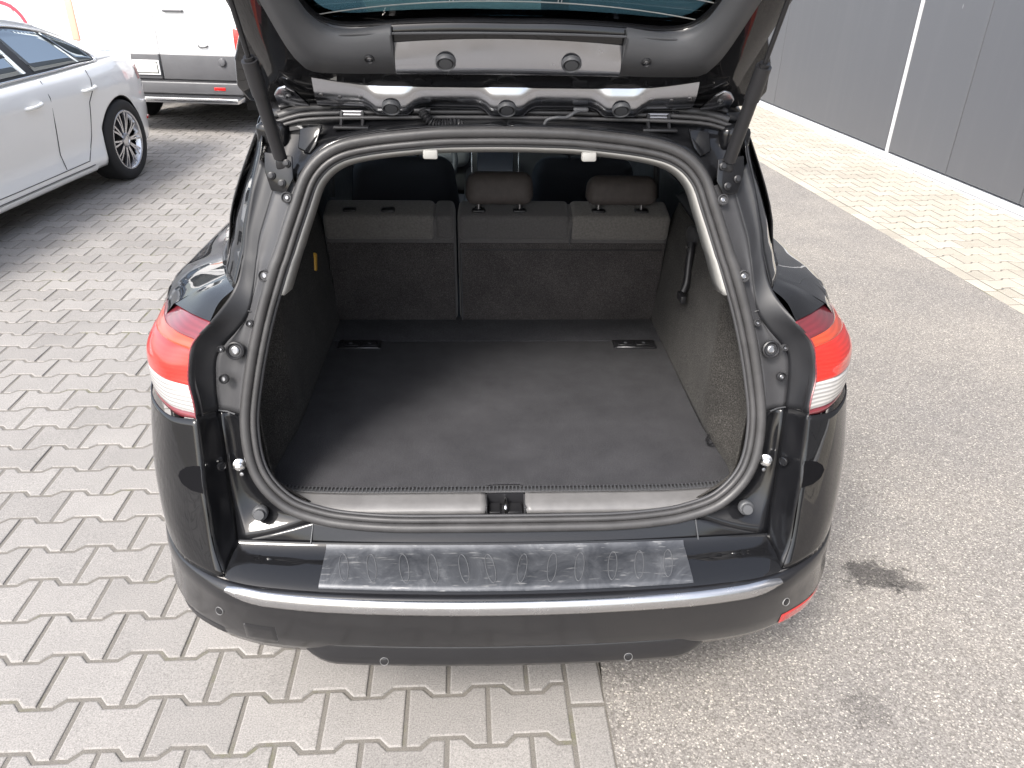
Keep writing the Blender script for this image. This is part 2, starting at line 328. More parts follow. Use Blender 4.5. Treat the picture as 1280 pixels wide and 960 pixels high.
def loft(name, curves, mat, parent, nu=24, nv=None, mirror=False, solid=0.0, smooth=True, lin=False, flip=False):
    """surface through curves (each a polyline); mirror=True makes it for -x"""
    rows = [(poly if lin else cat)(c, nu) for c in curves]
    if nv:
        cols = [cat([r[i] for r in rows], nv) if len(rows) > 2 else poly([r[i] for r in rows], nv) for i in range(nu)]
        rows = [[cols[i][j] for i in range(nu)] for j in range(nv)]
    if mirror: rows = [[Vector((-p.x, p.y, p.z)) for p in r] for r in rows]
    v, f = grid(rows); o = mesh(name, v, f, mat, parent, smooth)
    if solid: m = o.modifiers.new('thick', 'SOLIDIFY'); m.thickness = solid; m.offset = 0
    return o
def both(name, curves, mat, parent, **kw):
    return [loft(name, curves, mat, parent, mirror=s, **kw) for s in (False, True)]
def tube(name, pts, r, mat, parent, n=10, closed=False, ns=None, caps=True, smooth=True, rfun=None):
    P = cat(pts, ns, closed) if ns else [Vector(p) for p in pts]
    m = len(P); rows = []; up = None
    for i, p in enumerate(P):
        a = P[(i-1) % m] if (closed or i > 0) else p; b = P[(i+1) % m] if (closed or i < m-1) else p
        t = (b-a).normalized()
        if up is None: up = Vector((0, 0, 1)) if abs(t.z) < 0.9 else Vector((1, 0, 0))
        s = t.cross(up).normalized(); u = s.cross(t).normalized(); up = u
        rr = rfun(i/(m-1)) if rfun else r
        rows.append([p+(s*math.cos(2*PI*k/n)+u*math.sin(2*PI*k/n))*rr for k in range(n)])
    v, f = grid(rows, closed_u=True, closed_v=closed)
    if caps and not closed: f.append(tuple(range(n-1, -1, -1))); f.append(tuple(len(v)-n+k for k in range(n)))
    o = mesh(name, v, f, mat, parent, smooth)
    return edge_smooth(o, 50) if smooth else o
def lathe(name, prof, center, axis, mat, parent, n=24):
    """prof: list of (radius, height along axis)"""
    ax = Vector(axis).normalized(); q = ax.to_track_quat('Z', 'Y'); c = Vector(center)
    rows = [[c+q @ Vector((r*math.cos(2*PI*k/n), r*math.sin(2*PI*k/n), h)) for k in range(n)] for r, h in prof]
    v, f = grid(rows, closed_u=True); f.append(tuple(range(n-1, -1, -1))); f.append(tuple(len(v)-n+k for k in range(n)))
    return edge_smooth(mesh(name, v, f, mat, parent), 40)
def rbox(name, size, loc, mat, parent=None, bev=0.01, seg=3, rot=None, taper=None):
    bm = bmesh.new(); bmesh.ops.create_cube(bm, size=1.0)
    for v in bm.verts:
        v.co = Vector((v.co.x*size[0], v.co.y*size[1], v.co.z*size[2]))
        if taper and v.co.z > 0: v.co.x *= taper[0]; v.co.y *= taper[1]
    if bev: bmesh.ops.bevel(bm, geom=bm.edges[:], offset=min(bev, min(size)*0.49), segments=seg, profile=0.5, affect='EDGES')
    M = Matrix.Translation(loc) @ (rot if rot is not None else Matrix.Identity(4))
    bmesh.ops.transform(bm, matrix=M, verts=bm.verts)
    return edge_smooth(bmobj(name, bm, mat, parent), 40)
def prism(name, outline, off, mat, parent, bev=0.0, seg=2, smooth=False):
    """closed polygon (list of Vector) extruded by vector off"""
    bm = bmesh.new(); off = Vector(off)
    a = [bm.verts.new(p) for p in outline]; b = [bm.verts.new(Vector(p)+off) for p in outline]; n = len(a)
    bm.faces.new(a); bm.faces.new(b[::-1])
    for i in range(n): bm.faces.new((a[i], b[i], b[(i+1) % n], a[(i+1) % n]))
    bmesh.ops.recalc_face_normals(bm, faces=bm.faces)
    if bev: bmesh.ops.bevel(bm, geom=bm.edges[:], offset=bev, segments=seg, profile=0.5, affect='EDGES', clamp_overlap=True)
    return edge_smooth(bmobj(name, bm, mat, parent), 40)
def interp(xs, ys, x):
    if x <= xs[0]: return ys[0]
    for i in range(1, len(xs)):
        if x <= xs[i]:
            t = (x-xs[i-1])/(xs[i]-xs[i-1]); t2 = t
            return ys[i-1]+(ys[i]-ys[i-1])*t2
    return ys[-1]
def mx(p): return Vector((-p[0], p[1], p[2]))
def sgn(p, s): return Vector((p[0]*s, p[1], p[2]))

# ================================================================== THE SETTING
def sheet(name, pts, z, mat, kind='structure'):
    o = mesh(name, [(x, y, z) for x, y in pts], [tuple(range(len(pts)))], mat, None, False)
    o['kind'] = kind; return o
ground = sheet('ground', [(-150, -150), (150, -150), (150, 150), (-150, 150)], -0.06, 'ground_soil')

# pavement frame: U across (towards the building), V along the yard
PA, PR, GAP = 0.203, 0.147, 0.0102            # stone length, row spacing, joint
def frame(org, yaw): 
    u = Vector((math.cos(yaw), math.sin(yaw), 0)); v = Vector((-math.sin(yaw), math.cos(yaw), 0)); return Vector((org[0], org[1], 0)), u, v
FL = frame(gz(749, 831)[:2], R(3.6))          # left yard: origin on its kerb line
FR = frame((2.673, 4.904), R(6.6))             # strip along the building
EDGE_W = 0.095
def fpt(fr, u, v): return fr[0]+fr[1]*u+fr[2]*v
def uv(fr, p): d = Vector((p[0], p[1], 0))-fr[0]; return d.dot(fr[1]), d.dot(fr[2])
V0 = uv(FL, gz(480, 866))[1]
WALLW = 1.30

yard = sheet('paved_yard', [fpt(FL, 0, -4)[:2], fpt(FL, 0, 30)[:2], fpt(FL, -26, 30)[:2], fpt(FL, -26, -4)[:2]], -0.0036, 'joint_sand')
strip = sheet('paved_strip', [fpt(FR, WALLW+0.3, -9)[:2], fpt(FR, WALLW+0.3, 30)[:2], fpt(FR, 0, 30)[:2], fpt(FR, 0, -9)[:2]], -0.0036, 'joint_sand')
# asphalt lane between the two pavements: fine grid so that its surface can undulate a little and its edges are ragged
def lane():
    rows = []; n = 260
    for j in range(n):
        v = -4+34*(j/(n-1))**1.6
        a = fpt(FL, 0.002+random.uniform(-0.006, 0.006), v); b = fpt(FR, -0.002+random.uniform(-0.01, 0.004), v-3.5)
        rows.append([a.lerp(b, i/12) for i in range(13)])
    for r in rows:
        for p in r: p.z = 0.001+0.003*math.sin(p.x*2.1+p.y*0.7)*math.sin(p.y*1.3)
    v, f = grid(rows); o = mesh('asphalt_lane', v, f, 'asphalt'); o['kind'] = 'structure'; return o
lane()

def g_(x):
    x = abs(((x+PA/2) % PA)-PA/2); A = 0.0125
    if x > PA*0.31: return A
    if x < PA*0.19: return -A
    return -A+2*A*(x-PA*0.19)/(PA*0.12)
def stone_outline(u0, u1, shift):
    """outline of one double-T stone between joints u0 and u1; shift = centre of the whole stone"""
    ks = [u0]+[shift+q*PA for q in (-0.31, -0.19, 0.19, 0.31) if u0+0.004 < shift+q*PA < u1-0.004]+[u1]
    top = [(k, PR/2+g_(k-shift)) for k in ks]; bot = [(k, -PR/2-g_(k-shift)) for k in ks[::-1]]
    return top+bot
def inset(pts, d):
    n = len(pts); out = []
    for i in range(n):
        a, b, c = Vector(pts[i-1]), Vector(pts[i]), Vector(pts[(i+1) % n])
        e1 = (b-a).normalized(); e2 = (c-b).normalized(); n1 = Vector((e1.y, -e1.x)); n2 = Vector((e2.y, -e2.x))
        bis = (n1+n2); k = d/max(0.3, (1+n1.dot(n2))); out.append((b.x+bis.x*k, b.y+bis.y*k))
    return out
def stone_geo(outl, cheap=False):
    o1 = inset(outl, GAP/2); o2 = inset(outl, GAP/2+0.0015); o3 = inset(outl, GAP/2+0.0045); n = len(outl)
    v = [(x, y, -0.0002) for x, y in o3]; rings = [[(x, y, -0.0012) for x, y in o2], [(x, y, -0.004) for x, y in o1]]
    if not cheap: rings.append([(x, y, -0.02) for x, y in o1])
    else: rings = [rings[0], [(x, y, -0.012) for x, y in o1]]
    f = [tuple(range(n))[::-1]]
    for r in rings: v += r
    for j in range(len(rings)):
        for i in range(n): a = j*n+i; b = j*n+(i+1) % n; f.append((a, b, b+n, a+n))
    return v, f
def me_of(name, geo, mat='paver'):
    me = bpy.data.meshes.new(name); me.from_pydata(geo[0], [], geo[1]); me.update()
    bm = bmesh.new(); bm.from_mesh(me); bmesh.ops.recalc_face_normals(bm, faces=bm.faces); bm.to_mesh(me); bm.free()
    me.materials.append(MATS[mat]); return me
FULL = stone_geo(stone_outline(-PA/2, PA/2, 0)); FULLC = stone_geo(stone_outline(-PA/2, PA/2, 0), True)
HALF = stone_geo(stone_outline(0, PA/2, 0)); RECT = stone_geo([(-EDGE_W/2, 0.1), (EDGE_W/2, 0.1), (EDGE_W/2, -0.1), (-EDGE_W/2, -0.1)])
# stones: (frame, u, v, kind, flip)
stones = []
jr0, jr1 = int((-3.5-V0)/PR), int((15-V0)/PR)
for j in range(jr0, jr1):
    v = V0+(j+0.5)*PR; k = 0; u = -EDGE_W
    if j % 2 == 0: stones.append((FL, u, v, 'H', True)); u -= PA/2
    umin = -4.5 if v < 0.5 else -12.5
    while u > umin: stones.append((FL, u-PA/2, v, 'F', False)); u -= PA
for j in range(-22, 70): stones.append((FL, -EDGE_W/2, V0+0.045+j*0.2, 'R', False))
for j in range(-70, 110):
    v = j*PR; u = EDGE_W
    if j % 2: stones.append((FR, u, v, 'H', False)); u += PA/2
    while u < WALLW+0.12: stones.append((FR, u+PA/2, v, 'F', False)); u += PA
for j in range(-40, 75): stones.append((FR, EDGE_W/2, j*0.2, 'R', False))
def px_of(p):
    d = p-Vector((0, 0, H)); c, s = math.cos(PITCH), math.sin(PITCH); z = d.y*c-d.z*s
    if z < 0.05: return None
    a, b = d.x/z, (d.y*s+d.z*c)/z
    return 640+F*(a*math.cos(ROLL)+b*math.sin(ROLL)), 480-F*(b*math.cos(ROLL)-a*math.sin(ROLL)), z
cand = []
for i, (fr, u, v, k, fl) in enumerate(stones):
    p = fpt(fr, u, v); q = px_of(p)
    if q is None or not (-40 < q[0] < 1320 and -10 < q[1] < 985): continue
    l = _ci @ p
    if abs(l.x) < 0.74 and l.y > 0.12: continue
    if abs(l.x) < 0.62 and l.y > -0.0: continue
    cand.append((q[2]*(1.6 if k != 'F' else 1.0), i))
cand.sort(); chosen = set(i for _, i in cand[:300])
MEF, MEH, MER = me_of('paver', FULL), me_of('half_paver', HALF), me_of('edge_paver', RECT)
MEC = {'F': me_of('paver', FULL, 'paver_overlit'), 'H': me_of('half_paver', HALF, 'paver_overlit'), 'R': me_of('edge_paver', RECT, 'paver_overlit')}
acc = {id(FL): ([], []), id(FR): ([], [])}
for i, (fr, u, v, k, fl) in enumerate(stones):
    p = fpt(fr, u, v); ang = math.atan2(fr[1].y, fr[1].x)+(PI if fl else 0)
    M = Matrix.Translation((p.x, p.y, random.uniform(-0.0014, 0.0008))) @ Matrix.Rotation(ang, 4, 'Z') @ Matrix.Rotation(random.gauss(0, 0.004), 4, 'X') @ Matrix.Rotation(random.gauss(0, 0.005), 4, 'Y') @ Matrix.Rotation(random.gauss(0, 0.004), 4, 'Z')
    if i in chosen:
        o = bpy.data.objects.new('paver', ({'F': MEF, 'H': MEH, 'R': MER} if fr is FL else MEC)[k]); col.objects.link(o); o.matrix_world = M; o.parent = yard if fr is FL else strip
    else:
        far = p.length > 6 or p.y < 0
        geo = {'F': FULLC if far else FULL, 'H': HALF, 'R': RECT}[k]
        V, Fc = acc[id(fr)]; b = len(V); V.extend([M @ Vector(x) for x in geo[0]]); Fc.extend([tuple(b+q for q in f) for f in geo[1]])
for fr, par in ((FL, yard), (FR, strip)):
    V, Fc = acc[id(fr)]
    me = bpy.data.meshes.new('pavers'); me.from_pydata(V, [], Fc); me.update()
    o = link('pavers', me, 'paver' if fr is FL else 'paver_overlit', par, False); o['kind'] = 'stuff'

# dark industrial building along the strip
WL = frame((3.668, 7.657), R(6.0))
VS = uv(WL, gz(1111, 199))[1]                 # where the white joint strip meets the ground
bld = thing('industrial_building', 'long windowless building clad in dark grey metal panels with white joint strip', 'building', WL[0], R(6.0))
WH = 6.2
def wpt(u, v, z): return Vector((u, v, z))
rbox('building_core', (8, 42, WH-0.05), (4.06, 6, WH/2), 'trim_dark', bld, 0)
edges_ = [VS+0.03]
seams = [VS-0.03-0.955*k for k in range(0, 17)]
for a, b in zip(seams[1:], seams[:-1]):
    rbox('wall_panel', (0.06, b-a-0.007, WH-0.085), (0.03, (a+b)/2, 0.085+(WH-0.085)/2), 'wall_panel', bld, 0.004, 1)
far_ = [VS+0.03+k*2.79 for k in range(0, 8)]
for a, b in zip(far_[:-1], far_[1:]):
    rbox('wall_panel', (0.06, b-a-0.005, WH-0.085), (0.03, (a+b)/2, 0.085+(WH-0.085)/2), 'wall_panel', bld, 0.004, 1)
rbox('joint_strip', (0.03, 0.045, WH-0.07), (0.012, VS, 0.07+(WH-0.07)/2), 'white_trim', bld, 0.004, 1)
prism('base_rail', [Vector(p) for p in ((-0.025, 0, 0.0), (-0.025, 0, 0.05), (-0.012, 0, 0.066), (0.06, 0, 0.07), (0.06, 0, 0.0))], (0, 42, 0), 'white_trim', bld).location = (0, -15, 0)
rbox('drip_edge', (0.012, 42, 0.006), (-0.028, 6, 0.03), 'white_trim', bld, 0.003, 1)
rbox('parapet_cap', (0.2, 42, 0.06), (0.05, 6, WH+0.03), 'white_trim', bld, 0.01, 2)

# ================================================================== BLACK ESTATE CAR (local: x right, y forward, z up, origin at the rear bumper)
car = thing('estate_car', 'black estate car with open tailgate and empty carpeted boot', 'car', (CARX, CARY, 0), CARYAW)
V3 = lambda *a: Vector(a)
SE = [(0, .16, .566), (.115, .16, .566), (.229, .16, .566), (.32, .164, .569), (.395, .17, .578), (.472, .18, .606), (.528, .2, .669), (.545, .23, .762), (.532, .26, .864), (.503, .29, .981), (.464, .32, 1.094), (.422, .35, 1.202), (.395, .368, 1.262), (.35, .38, 1.30), (.28, .388, 1.319), (.155, .39, 1.334), (.07, .39, 1.338)]
loop = [V3(*p) for p in SE]+[V3(0, .39, 1.339)]+[V3(-p[0], p[1], p[2]) for p in SE[:0:-1]]
NS = V3(0, -0.953, 0.304)
LP = cat(loop, 220, True)
def ofs(P, o, n):
    out = []; m = len(P)
    for i in range(m):
        t = (P[(i+1) % m]-P[i-1]).normalized(); nn = (NS-t*NS.dot(t)).normalized(); u = t.cross(nn).normalized()
        if u.dot(P[i]-V3(0, .28, .95)) < 0: u = -u
        out.append(P[i]+u*o+nn*n)
    return out
def sweep(name, o, n, r, mat, par, ny=10, flat=1.0):
    P = ofs(LP, o, n); return tube(name, P, r, mat, par, ny, closed=True)
seal = sweep('door_seal', .006, .006, .0108, 'rubber', car, 12)
sweep('seal_lip', -.0105, .0035, .0068, 'rubber', seal)
sweep('seal_core', -.003, -.002, .007, 'trim_black', seal)
sweep('seal_flange', -.0175, -.004, .0042, 'trim_dark', seal)

# ---- jambs
R1L = [(.577, .15, .528), (.585, .18, .576), (.592, .2, .637), (.6, .23, .743), (.608, .25, .791)]
SL = [(.405, .165, .575), (.48, .177, .60), (.541, .197, .665), (.559, .228, .762), (.557, .236, .791)]
SLm = [(.5, .152, .548), (.53, .195, .585), (.57, .215, .65), (.584, .245, .75), (.588, .252, .791)]
both('lower_jamb', [SL, SLm, R1L], 'jamb_paint', car, nu=20, nv=9, solid=.002)
R2L = [(.585, .072, .499), (.604, .09, .535), (.615, .12, .612), (.626, .14, .679), (.63, .162, .722), (.634, .19, .812)]
both('jamb_side', [R1L, [(.583, .113, .514), (.606, .145, .58), (.612, .168, .65), (.621, .2, .75), (.626, .222, .80)], R2L], 'jamb_paint', car, nu=20, nv=7, solid=.002)
SU = [(.557, .236, .791), (.547, .256, .864), (.519, .286, .981), (.48, .316, 1.094), (.438, .346, 1.202), (.42, .36, 1.245)]
R1U = [(.608, .25, .791), (.61, .26, .83), (.604, .27, .898), (.586, .278, .929), (.558, .285, .959), (.532, .30, .996), (.518, .32, 1.058), (.49, .35, 1.158), (.467, .38, 1.249)]
SUm = [(.584, .247, .791), (.578, .265, .855), (.55, .288, .95), (.505, .325, 1.07), (.468, .352, 1.18), (.444, .374, 1.247)]
dt = both('pillar_trim', [SU, SUm, R1U], 'trim_dark', car, nu=40, nv=8, solid=.003)
R2U = [(.634, .19, .812), (.638, .2, .839), (.648, .218, .875), (.641, .228, .924), (.63, .24, .958), (.597, .25, .992), (.56, .31, 1.04), (.532, .34, 1.113), (.507, .37, 1.21), (.491, .40, 1.281)]
R12 = [(.624, .225, .80), (.628, .24, .84), (.628, .25, .89), (.613, .262, .935), (.587, .27, .968), (.56, .285, .995), (.54, .32, 1.05), (.522, .34, 1.11), (.5, .368, 1.19), (.48, .398, 1.268)]
both('outer_pillar_jamb', [R1U, R12, R2U], 'jamb_plastic', car, nu=44, nv=8, solid=.002)
# header panel between seal and roof edge
HS = [(.42, .36, 1.245), (.395, .378, 1.28), (.352, .39, 1.316), (.28, .398, 1.336), (.155, .40, 1.351), (0, .40, 1.356)]
HO = [(.482, .41, 1.275), (.484, .44, 1.318), (.455, .468, 1.348), (.33, .478, 1.366), (.16, .482, 1.373), (0, .484, 1.376)]
HM = [(.45, .40, 1.258), (.437, .425, 1.293), (.40, .443, 1.326), (.3, .45, 1.345), (.158, .452, 1.357), (0, .454, 1.361)]
both('header_panel', [HS, HM, HO], 'jamb_paint', car, nu=30, nv=8, solid=.002)
for k, (dy, dz, r) in enumerate(((0, .0, .009), (.014, .014, .006), (-.02, -.008, .005), (-.034, -.016, .004))):
    tube('roof_channel', [(-.47, .47+dy, 1.352+dz), (-.4, .478+dy, 1.368+dz), (-.2, .482+dy, 1.376+dz), (0, .484+dy, 1.379+dz), (.2, .482+dy, 1.376+dz), (.4, .478+dy, 1.368+dz), (.47, .47+dy, 1.352+dz)], r, 'rubber' if k != 1 else 'trim_black', car, 8, ns=40)
# rear panel under the seal
loft('rear_panel', [[(-.405, .165, .575), (-.3, .158, .562), (0, .154, .557), (.3, .158, .562), (.405, .165, .575)], [(-.5, .152, .548), (-.3, .146, .542), (0, .144, .541), (.3, .146, .542), (.5, .152, .548)], [(-.577, .15, .528), (-.3, .138, .531), (0, .135, .531), (.3, .138, .531), (.577, .15, .528)]], 'jamb_paint', car, nu=40, nv=6, solid=.002)
for s in (-1, 1):
    tube('panel_seam', [sgn((.415, .164, .575), s), sgn((.418, .148, .549), s), sgn((.42, .136, .531), s)], .0016, 'trim_grey', car, 6)

# ---- bumper
B0 = [(0, .018), (.1, .0185), (.2, .0205), (.3, .024), (.4, .030), (.5, .042), (.56, .056), (.62, .081), (.69, .13), (.745, .205), (.785, .30), (.815, .41), (.84, .52)]
BC = cat([(x, y, 0) for x, y in B0], 60)
OZ = [(.305, -.035), (.32, -.006), (.345, .007), (.38, .013), (.42, .016), (.455, .0195), (.47, .0195), (.488, .013), (.4985, 0)]
def bnorm(i):
    a = BC[max(0, i-1)]; b = BC[min(len(BC)-1, i+1)]; t = (b-a).normalized(); return V3(t.y, -t.x, 0)
def band_at(i, z): 
    k = 1-.6*min(1, max(0, (BC[i].x-.58)/.1)) if z > .4 else 1
    return BC[i]+bnorm(i)*interp([q[0] for q in OZ], [q[1] for q in OZ], z)*k+V3(0, 0, z)
def band_x(x, z, out=0.0):
    s = -1 if x < 0 else 1; x = abs(x); best = None
    for i in range(len(BC)-1):
        a, b = band_at(i, z), band_at(i+1, z)
        if a.x <= x <= b.x:
            t = (x-a.x)/max(1e-6, b.x-a.x); best = (a.lerp(b, t)+bnorm(i)*out, bnorm(i)); break
    if best is None: best = (band_at(len(BC)-1, z), bnorm(len(BC)-1))
    p, n = best; return sgn(p, s), sgn(n, s)
full = list(range(len(BC)-1, 0, -1))
rows = []
for z, _ in OZ:
    zz = z
    l = [band_at(i, z) for i in range(len(BC))]
    rows.append([mx(l[i]) for i in full]+l)
for r in rows[:3]:
    for p in r: p.z += 0.004*min(1, max(0, (abs(p.x)-.45)/.2))
v, f = grid(rows); bumper = mesh('rear_bumper', v, f, 'bumper_paint', car)
m = bumper.modifiers.new('thick', 'SOLIDIFY'); m.thickness = .003; m.offset = -1
W = [[(.634, .192, .802), (.705, .226, .792), (.768, .308, .787), (.80, .40, .79), (.83, .52, .79)],
     [(.629, .162, .722), (.712, .21, .72), (.775, .295, .72), (.81, .40, .72), (.842, .52, .72)],
     [(.621, .13, .645), (.71, .185, .64), (.778, .275, .64), (.815, .40, .64), (.847, .52, .64)],
     [(.609, .097, .56), (.702, .153, .56), (.77, .25, .56), (.817, .40, .56), (.847, .52, .56)],
     [(.588, .0705, .499), (.62, .081, .4985), (.69, .13, .4985), (.745, .205, .4985), (.785, .30, .4985), (.815, .41, .4985), (.84, .52, .4985)]]
for s in (False, True): loft('bumper_wing', W, 'paint', bumper, nu=30, nv=24, mirror=s, solid=.003)
# flat near-black ovals on the wings, a recess's shade put into colour
WR = [cat(c, 61) for c in W]
def wing_pt(u, v):
    c = cat([r[int(round(u*60))] for r in WR], 41); return c[int(round(v*40))]
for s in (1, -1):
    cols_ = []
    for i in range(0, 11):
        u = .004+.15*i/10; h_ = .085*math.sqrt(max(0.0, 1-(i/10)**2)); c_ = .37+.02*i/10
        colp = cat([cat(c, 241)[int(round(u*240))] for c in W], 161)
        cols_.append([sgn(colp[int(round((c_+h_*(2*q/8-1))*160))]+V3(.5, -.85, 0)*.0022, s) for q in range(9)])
    v, f = grid(cols_); mesh('wing_dark_patch', v, f, 'void_black', bumper)
# chrome strip
cr = []
for z, o_ in ((.460, .019), (.4615, .0235), (.468, .0255), (.482, .0215), (.4895, .0165), (.4905, .011)):
    l = []
    for i in range(len(BC)):
        if BC[i].x < .575:
            e = max(0, (BC[i].x-.50)/.075); zc = .475+(z-.475)*(1-e**3*.85)
            l.append(BC[i]+bnorm(i)*(o_-.003*e**2)+V3(0, 0, zc+.006*e+.009*min(1, BC[i].x/.575)**3))
    cr.append([mx(p) for p in l[:0:-1]]+l)
v, f = grid(cr); mesh('chrome_strip', v, f, 'bumper_strip', bumper)
# ledge
fr_ = [BC[i]+V3(0, 0, .4985) for i in range(len(BC)) if BC[i].x < .592]+[V3(.592, .0735, .4985)]
bk = [V3(p.x*(.577/.592), .135+.015*(abs(p.x)/.592)**4, .531-.003*(abs(p.x)/.592)**4) for p in fr_]
md1 = [a.lerp(b, .12)+V3(0, 0, .004) for a, b in zip(fr_, bk)]; md2 = [a.lerp(b, .6)+V3(0, 0, .002) for a, b in zip(fr_, bk)]; md3 = [a.lerp(b, .95)+V3(0, 0, -.003) for a, b in zip(fr_, bk)]
sy = lambda l: [mx(p) for p in l[:0:-1]]+l
v, f = grid([sy(fr_), sy(md1), sy(md2), sy(md3), sy([b+V3(0, 0, .004) for b in bk])]); mesh('bumper_ledge', v, f, 'paint', bumper)
def ledge_pt(x, t, up=0.0):
    ax = abs(x)
    for i in range(len(fr_)-1):
        if fr_[i].x <= ax <= fr_[i+1].x+1e-6:
            q = (ax-fr_[i].x)/max(1e-6, fr_[i+1].x-fr_[i].x); break
    L = [fr_, md1, md2, md3]; ts = [0, .12, .6, .95]
    P = [l[i].lerp(l[i+1], q) for l in L]
    for k in range(3):
        if t <= ts[k+1] or k == 2:
            w = (t-ts[k])/(ts[k+1]-ts[k]); p = P[k].lerp(P[k+1], w); break
    return V3(ax if x >= 0 else -ax, p.y, p.z+up)
rows = []
for t in (.045, .055, .12, .3, .5, .7, .86, .93, .94):
    e = (.007 if t == .93 else 0)
    rows.append([ledge_pt((-.385+.77*k/60)*(1+.006*(1-t)), t, (.0008 if t in (.045, .94) else .0035)+e) for k in range(61)])
v, f = grid(rows); guard = edge_smooth(mesh('sill_guard', v, f, 'sill_guard', bumper), 50)
for k in range(12):
    x = -.345+.69*k/11+random.uniform(-.004, .004); pts = []
    for q in range(20):
        a = 2*PI*q/20; sk = .006*math.sin(a)*(1 if k > 5 else -1)
        pts.append(ledge_pt(x+.0095*math.cos(a)+sk, .47+.3*math.sin(a), .0037))
    tube('embossed_loop', pts, .001, 'emboss', guard, 6, closed=True)
# lower spoiler
xs = [-.435+.87*k/48 for k in range(49)]; rows = []
for zt, dy in ((.366, .002), (.361, -.008), (.352, -.011), (.335, -.015), (.317, -.018), (.308, -.016), (.304, -.008), (.304, .08)):
    r = []
    for x in xs:
        e = max(0, (abs(x)-.36)/.075); lift = min(1, e)**2
        y = interp([b[0] for b in B0], [b[1] for b in B0], abs(x))
        r.append(V3(x, y+dy+.02*lift, zt+(.345-zt)*.5*lift))
    rows.append(r)
v, f = grid(rows); spo = mesh('lower_spoiler', v, f, 'bumper_paint', bumper)
def ring(name, p, n, r, par, mat='bumper_paint', rim='sensor_rim'):
    o = lathe(name, [(r*.82, -.004), (r*.82, .0016), (r*.6, .0022), (.001, .0024)], p, n, mat, par, 20)
    lathe('sensor_ring', [(r, -.004), (r, .0012), (r*.93, .002), (r*.86, .0012), (r*.86, -.004)], p, n, rim, o, 20); return o
for x in (-.262, .262):
    y = interp([b[0] for b in B0], [b[1] for b in B0], abs(x)); ring('parking_sensor', V3(x, y-.0172, .322), V3(0, -.93, .3), .0095, bumper)
for x in (-.606, .606):
    p, n = band_x(x, .418, .002); ring('parking_sensor', p, n+V3(0, 0, .25), .0095, bumper)
# towing-eye cover on the left, cut line included
def patch(name, x0, x1, z0, z1, out, mat, par, nx=14, nz=8, taper=0.0, th=.002):
    rows = []
    for j in range(nz+1):
        w = j/nz; r = []
        for i in range(nx+1):
            q = i/nx; zc = (z0+z1)/2; k = 1-taper*q
            z = zc+(z0+(z1-z0)*w-zc)*k; x = x0+(x1-x0)*q; e = 0 if (0 < i < nx and 0 < j < nz) else -th
            p, n = band_x(x, z, out+e); r.append(p)
        rows.append(r)
    v, f = grid(rows); return mesh(name, v, f, mat, par)
patch('towing_cover', -.556, -.486, .352, .402, .0022, 'bumper_paint', bumper)
patch('cover_gap', -.5585, -.4835, .3495, .4045, .0012, 'trim_grey', bumper)
patch('red_reflector', .605, .722, .342, .378, .003, 'red_plastic', bumper, taper=0.0)
patch('reflector_slot', -.605, -.722, .342, .366, .001, 'trim_black', bumper)

# ---- tail lamps
LL = [[(.634, .19, .804), (.70, .223, .795), (.766, .306, .79), (.80, .40, .795)],
      [(.638, .2, .839), (.715, .233, .835), (.776, .315, .83), (.806, .42, .835)],
      [(.648, .218, .875), (.722, .246, .872), (.78, .325, .868), (.807, .45, .87)],
      [(.644, .226, .91), (.722, .254, .908), (.778, .335, .905), (.803, .48, .90)],
      [(.634, .237, .95), (.702, .272, .945), (.76, .358, .936), (.793, .50, .93)],
      [(.597, .25, .992), (.657, .307, .985), (.712, .376, .972), (.768, .52, .955)]]
LL = [[(x-(.010 if x > .69 else 0), y, z) for x, y, z in c] for c in LL]
rowsL = [cat(c, 26) for c in LL]; colsL = [cat([r[i] for r in rowsL], 61) for i in range(26)]
bands = [('lamp_base', 0, 3, 'lens_maroon'), ('reversing_lens', 3, 19, 'lens_white'), ('brake_lens', 19, 40, 'lens_red'), ('indicator_lens', 40, 46, 'lens_orange'), ('upper_lens', 46, 60, 'lens_maroon')]
for s in (1, -1):
    tl = None
    rr = [[sgn(colsL[i][j]+V3(-.01, .012, 0), s) for i in range(26)] for j in range(61)]
    v, f = grid(rr); tl = mesh('tail_lamp', v, f, 'trim_black', car)
    for nm, a, b, mt in bands:
        rr = []
        for j in range(a, b+1):
            e = .0025 if j in (a, b) else -.001
            row = []
            for i in range(26):
                jj = min(60, max(0, j+(2.6*math.sin(i/25*2.4) if 0 < j < 60 else 0))); q = min(59, int(jj))
                row.append(sgn(colsL[i][q].lerp(colsL[i][q+1], jj-q)+V3(-.7, .7, 0)*e, s))
            rr.append(row)
        v, f = grid(rr); mesh(nm, v, f, mt, tl)
    tube('lamp_edge', [sgn(q, s) for q in colsL[0]], .0018, 'lens_maroon', tl, 6)

# ---- shoulder above the lamp and D-pillar outside
Bx = lambda Y: interp([.31, .4, .5, .6, .8, 1.2, 2.0, 3.0, 3.3], [.56, .598, .632, .66, .695, .725, .735, .73, .72], Y)
Bz = lambda Y: interp([.31, .4, .5, .6, .8, 1.2, 2.0, 3.0, 3.3], [1.04, 1.036, 1.026, 1.014, .995, .975, .955, .95, .945], Y)
TOPL = [(.597, .25, .994), (.63, .279, .991), (.657, .307, .987), (.712, .376, .9755)]
BEL = [(.56, .31, 1.04), (.575, .345, 1.039), (.588, .375, 1.0375), (.591, .382, 1.037)]
MID = [(.582, .275, 1.024), (.61, .31, 1.022), (.632, .342, 1.019), (.655, .38, 1.01)]
both('quarter_shoulder', [TOPL, MID, BEL], 'paint', car, nu=20, nv=10)
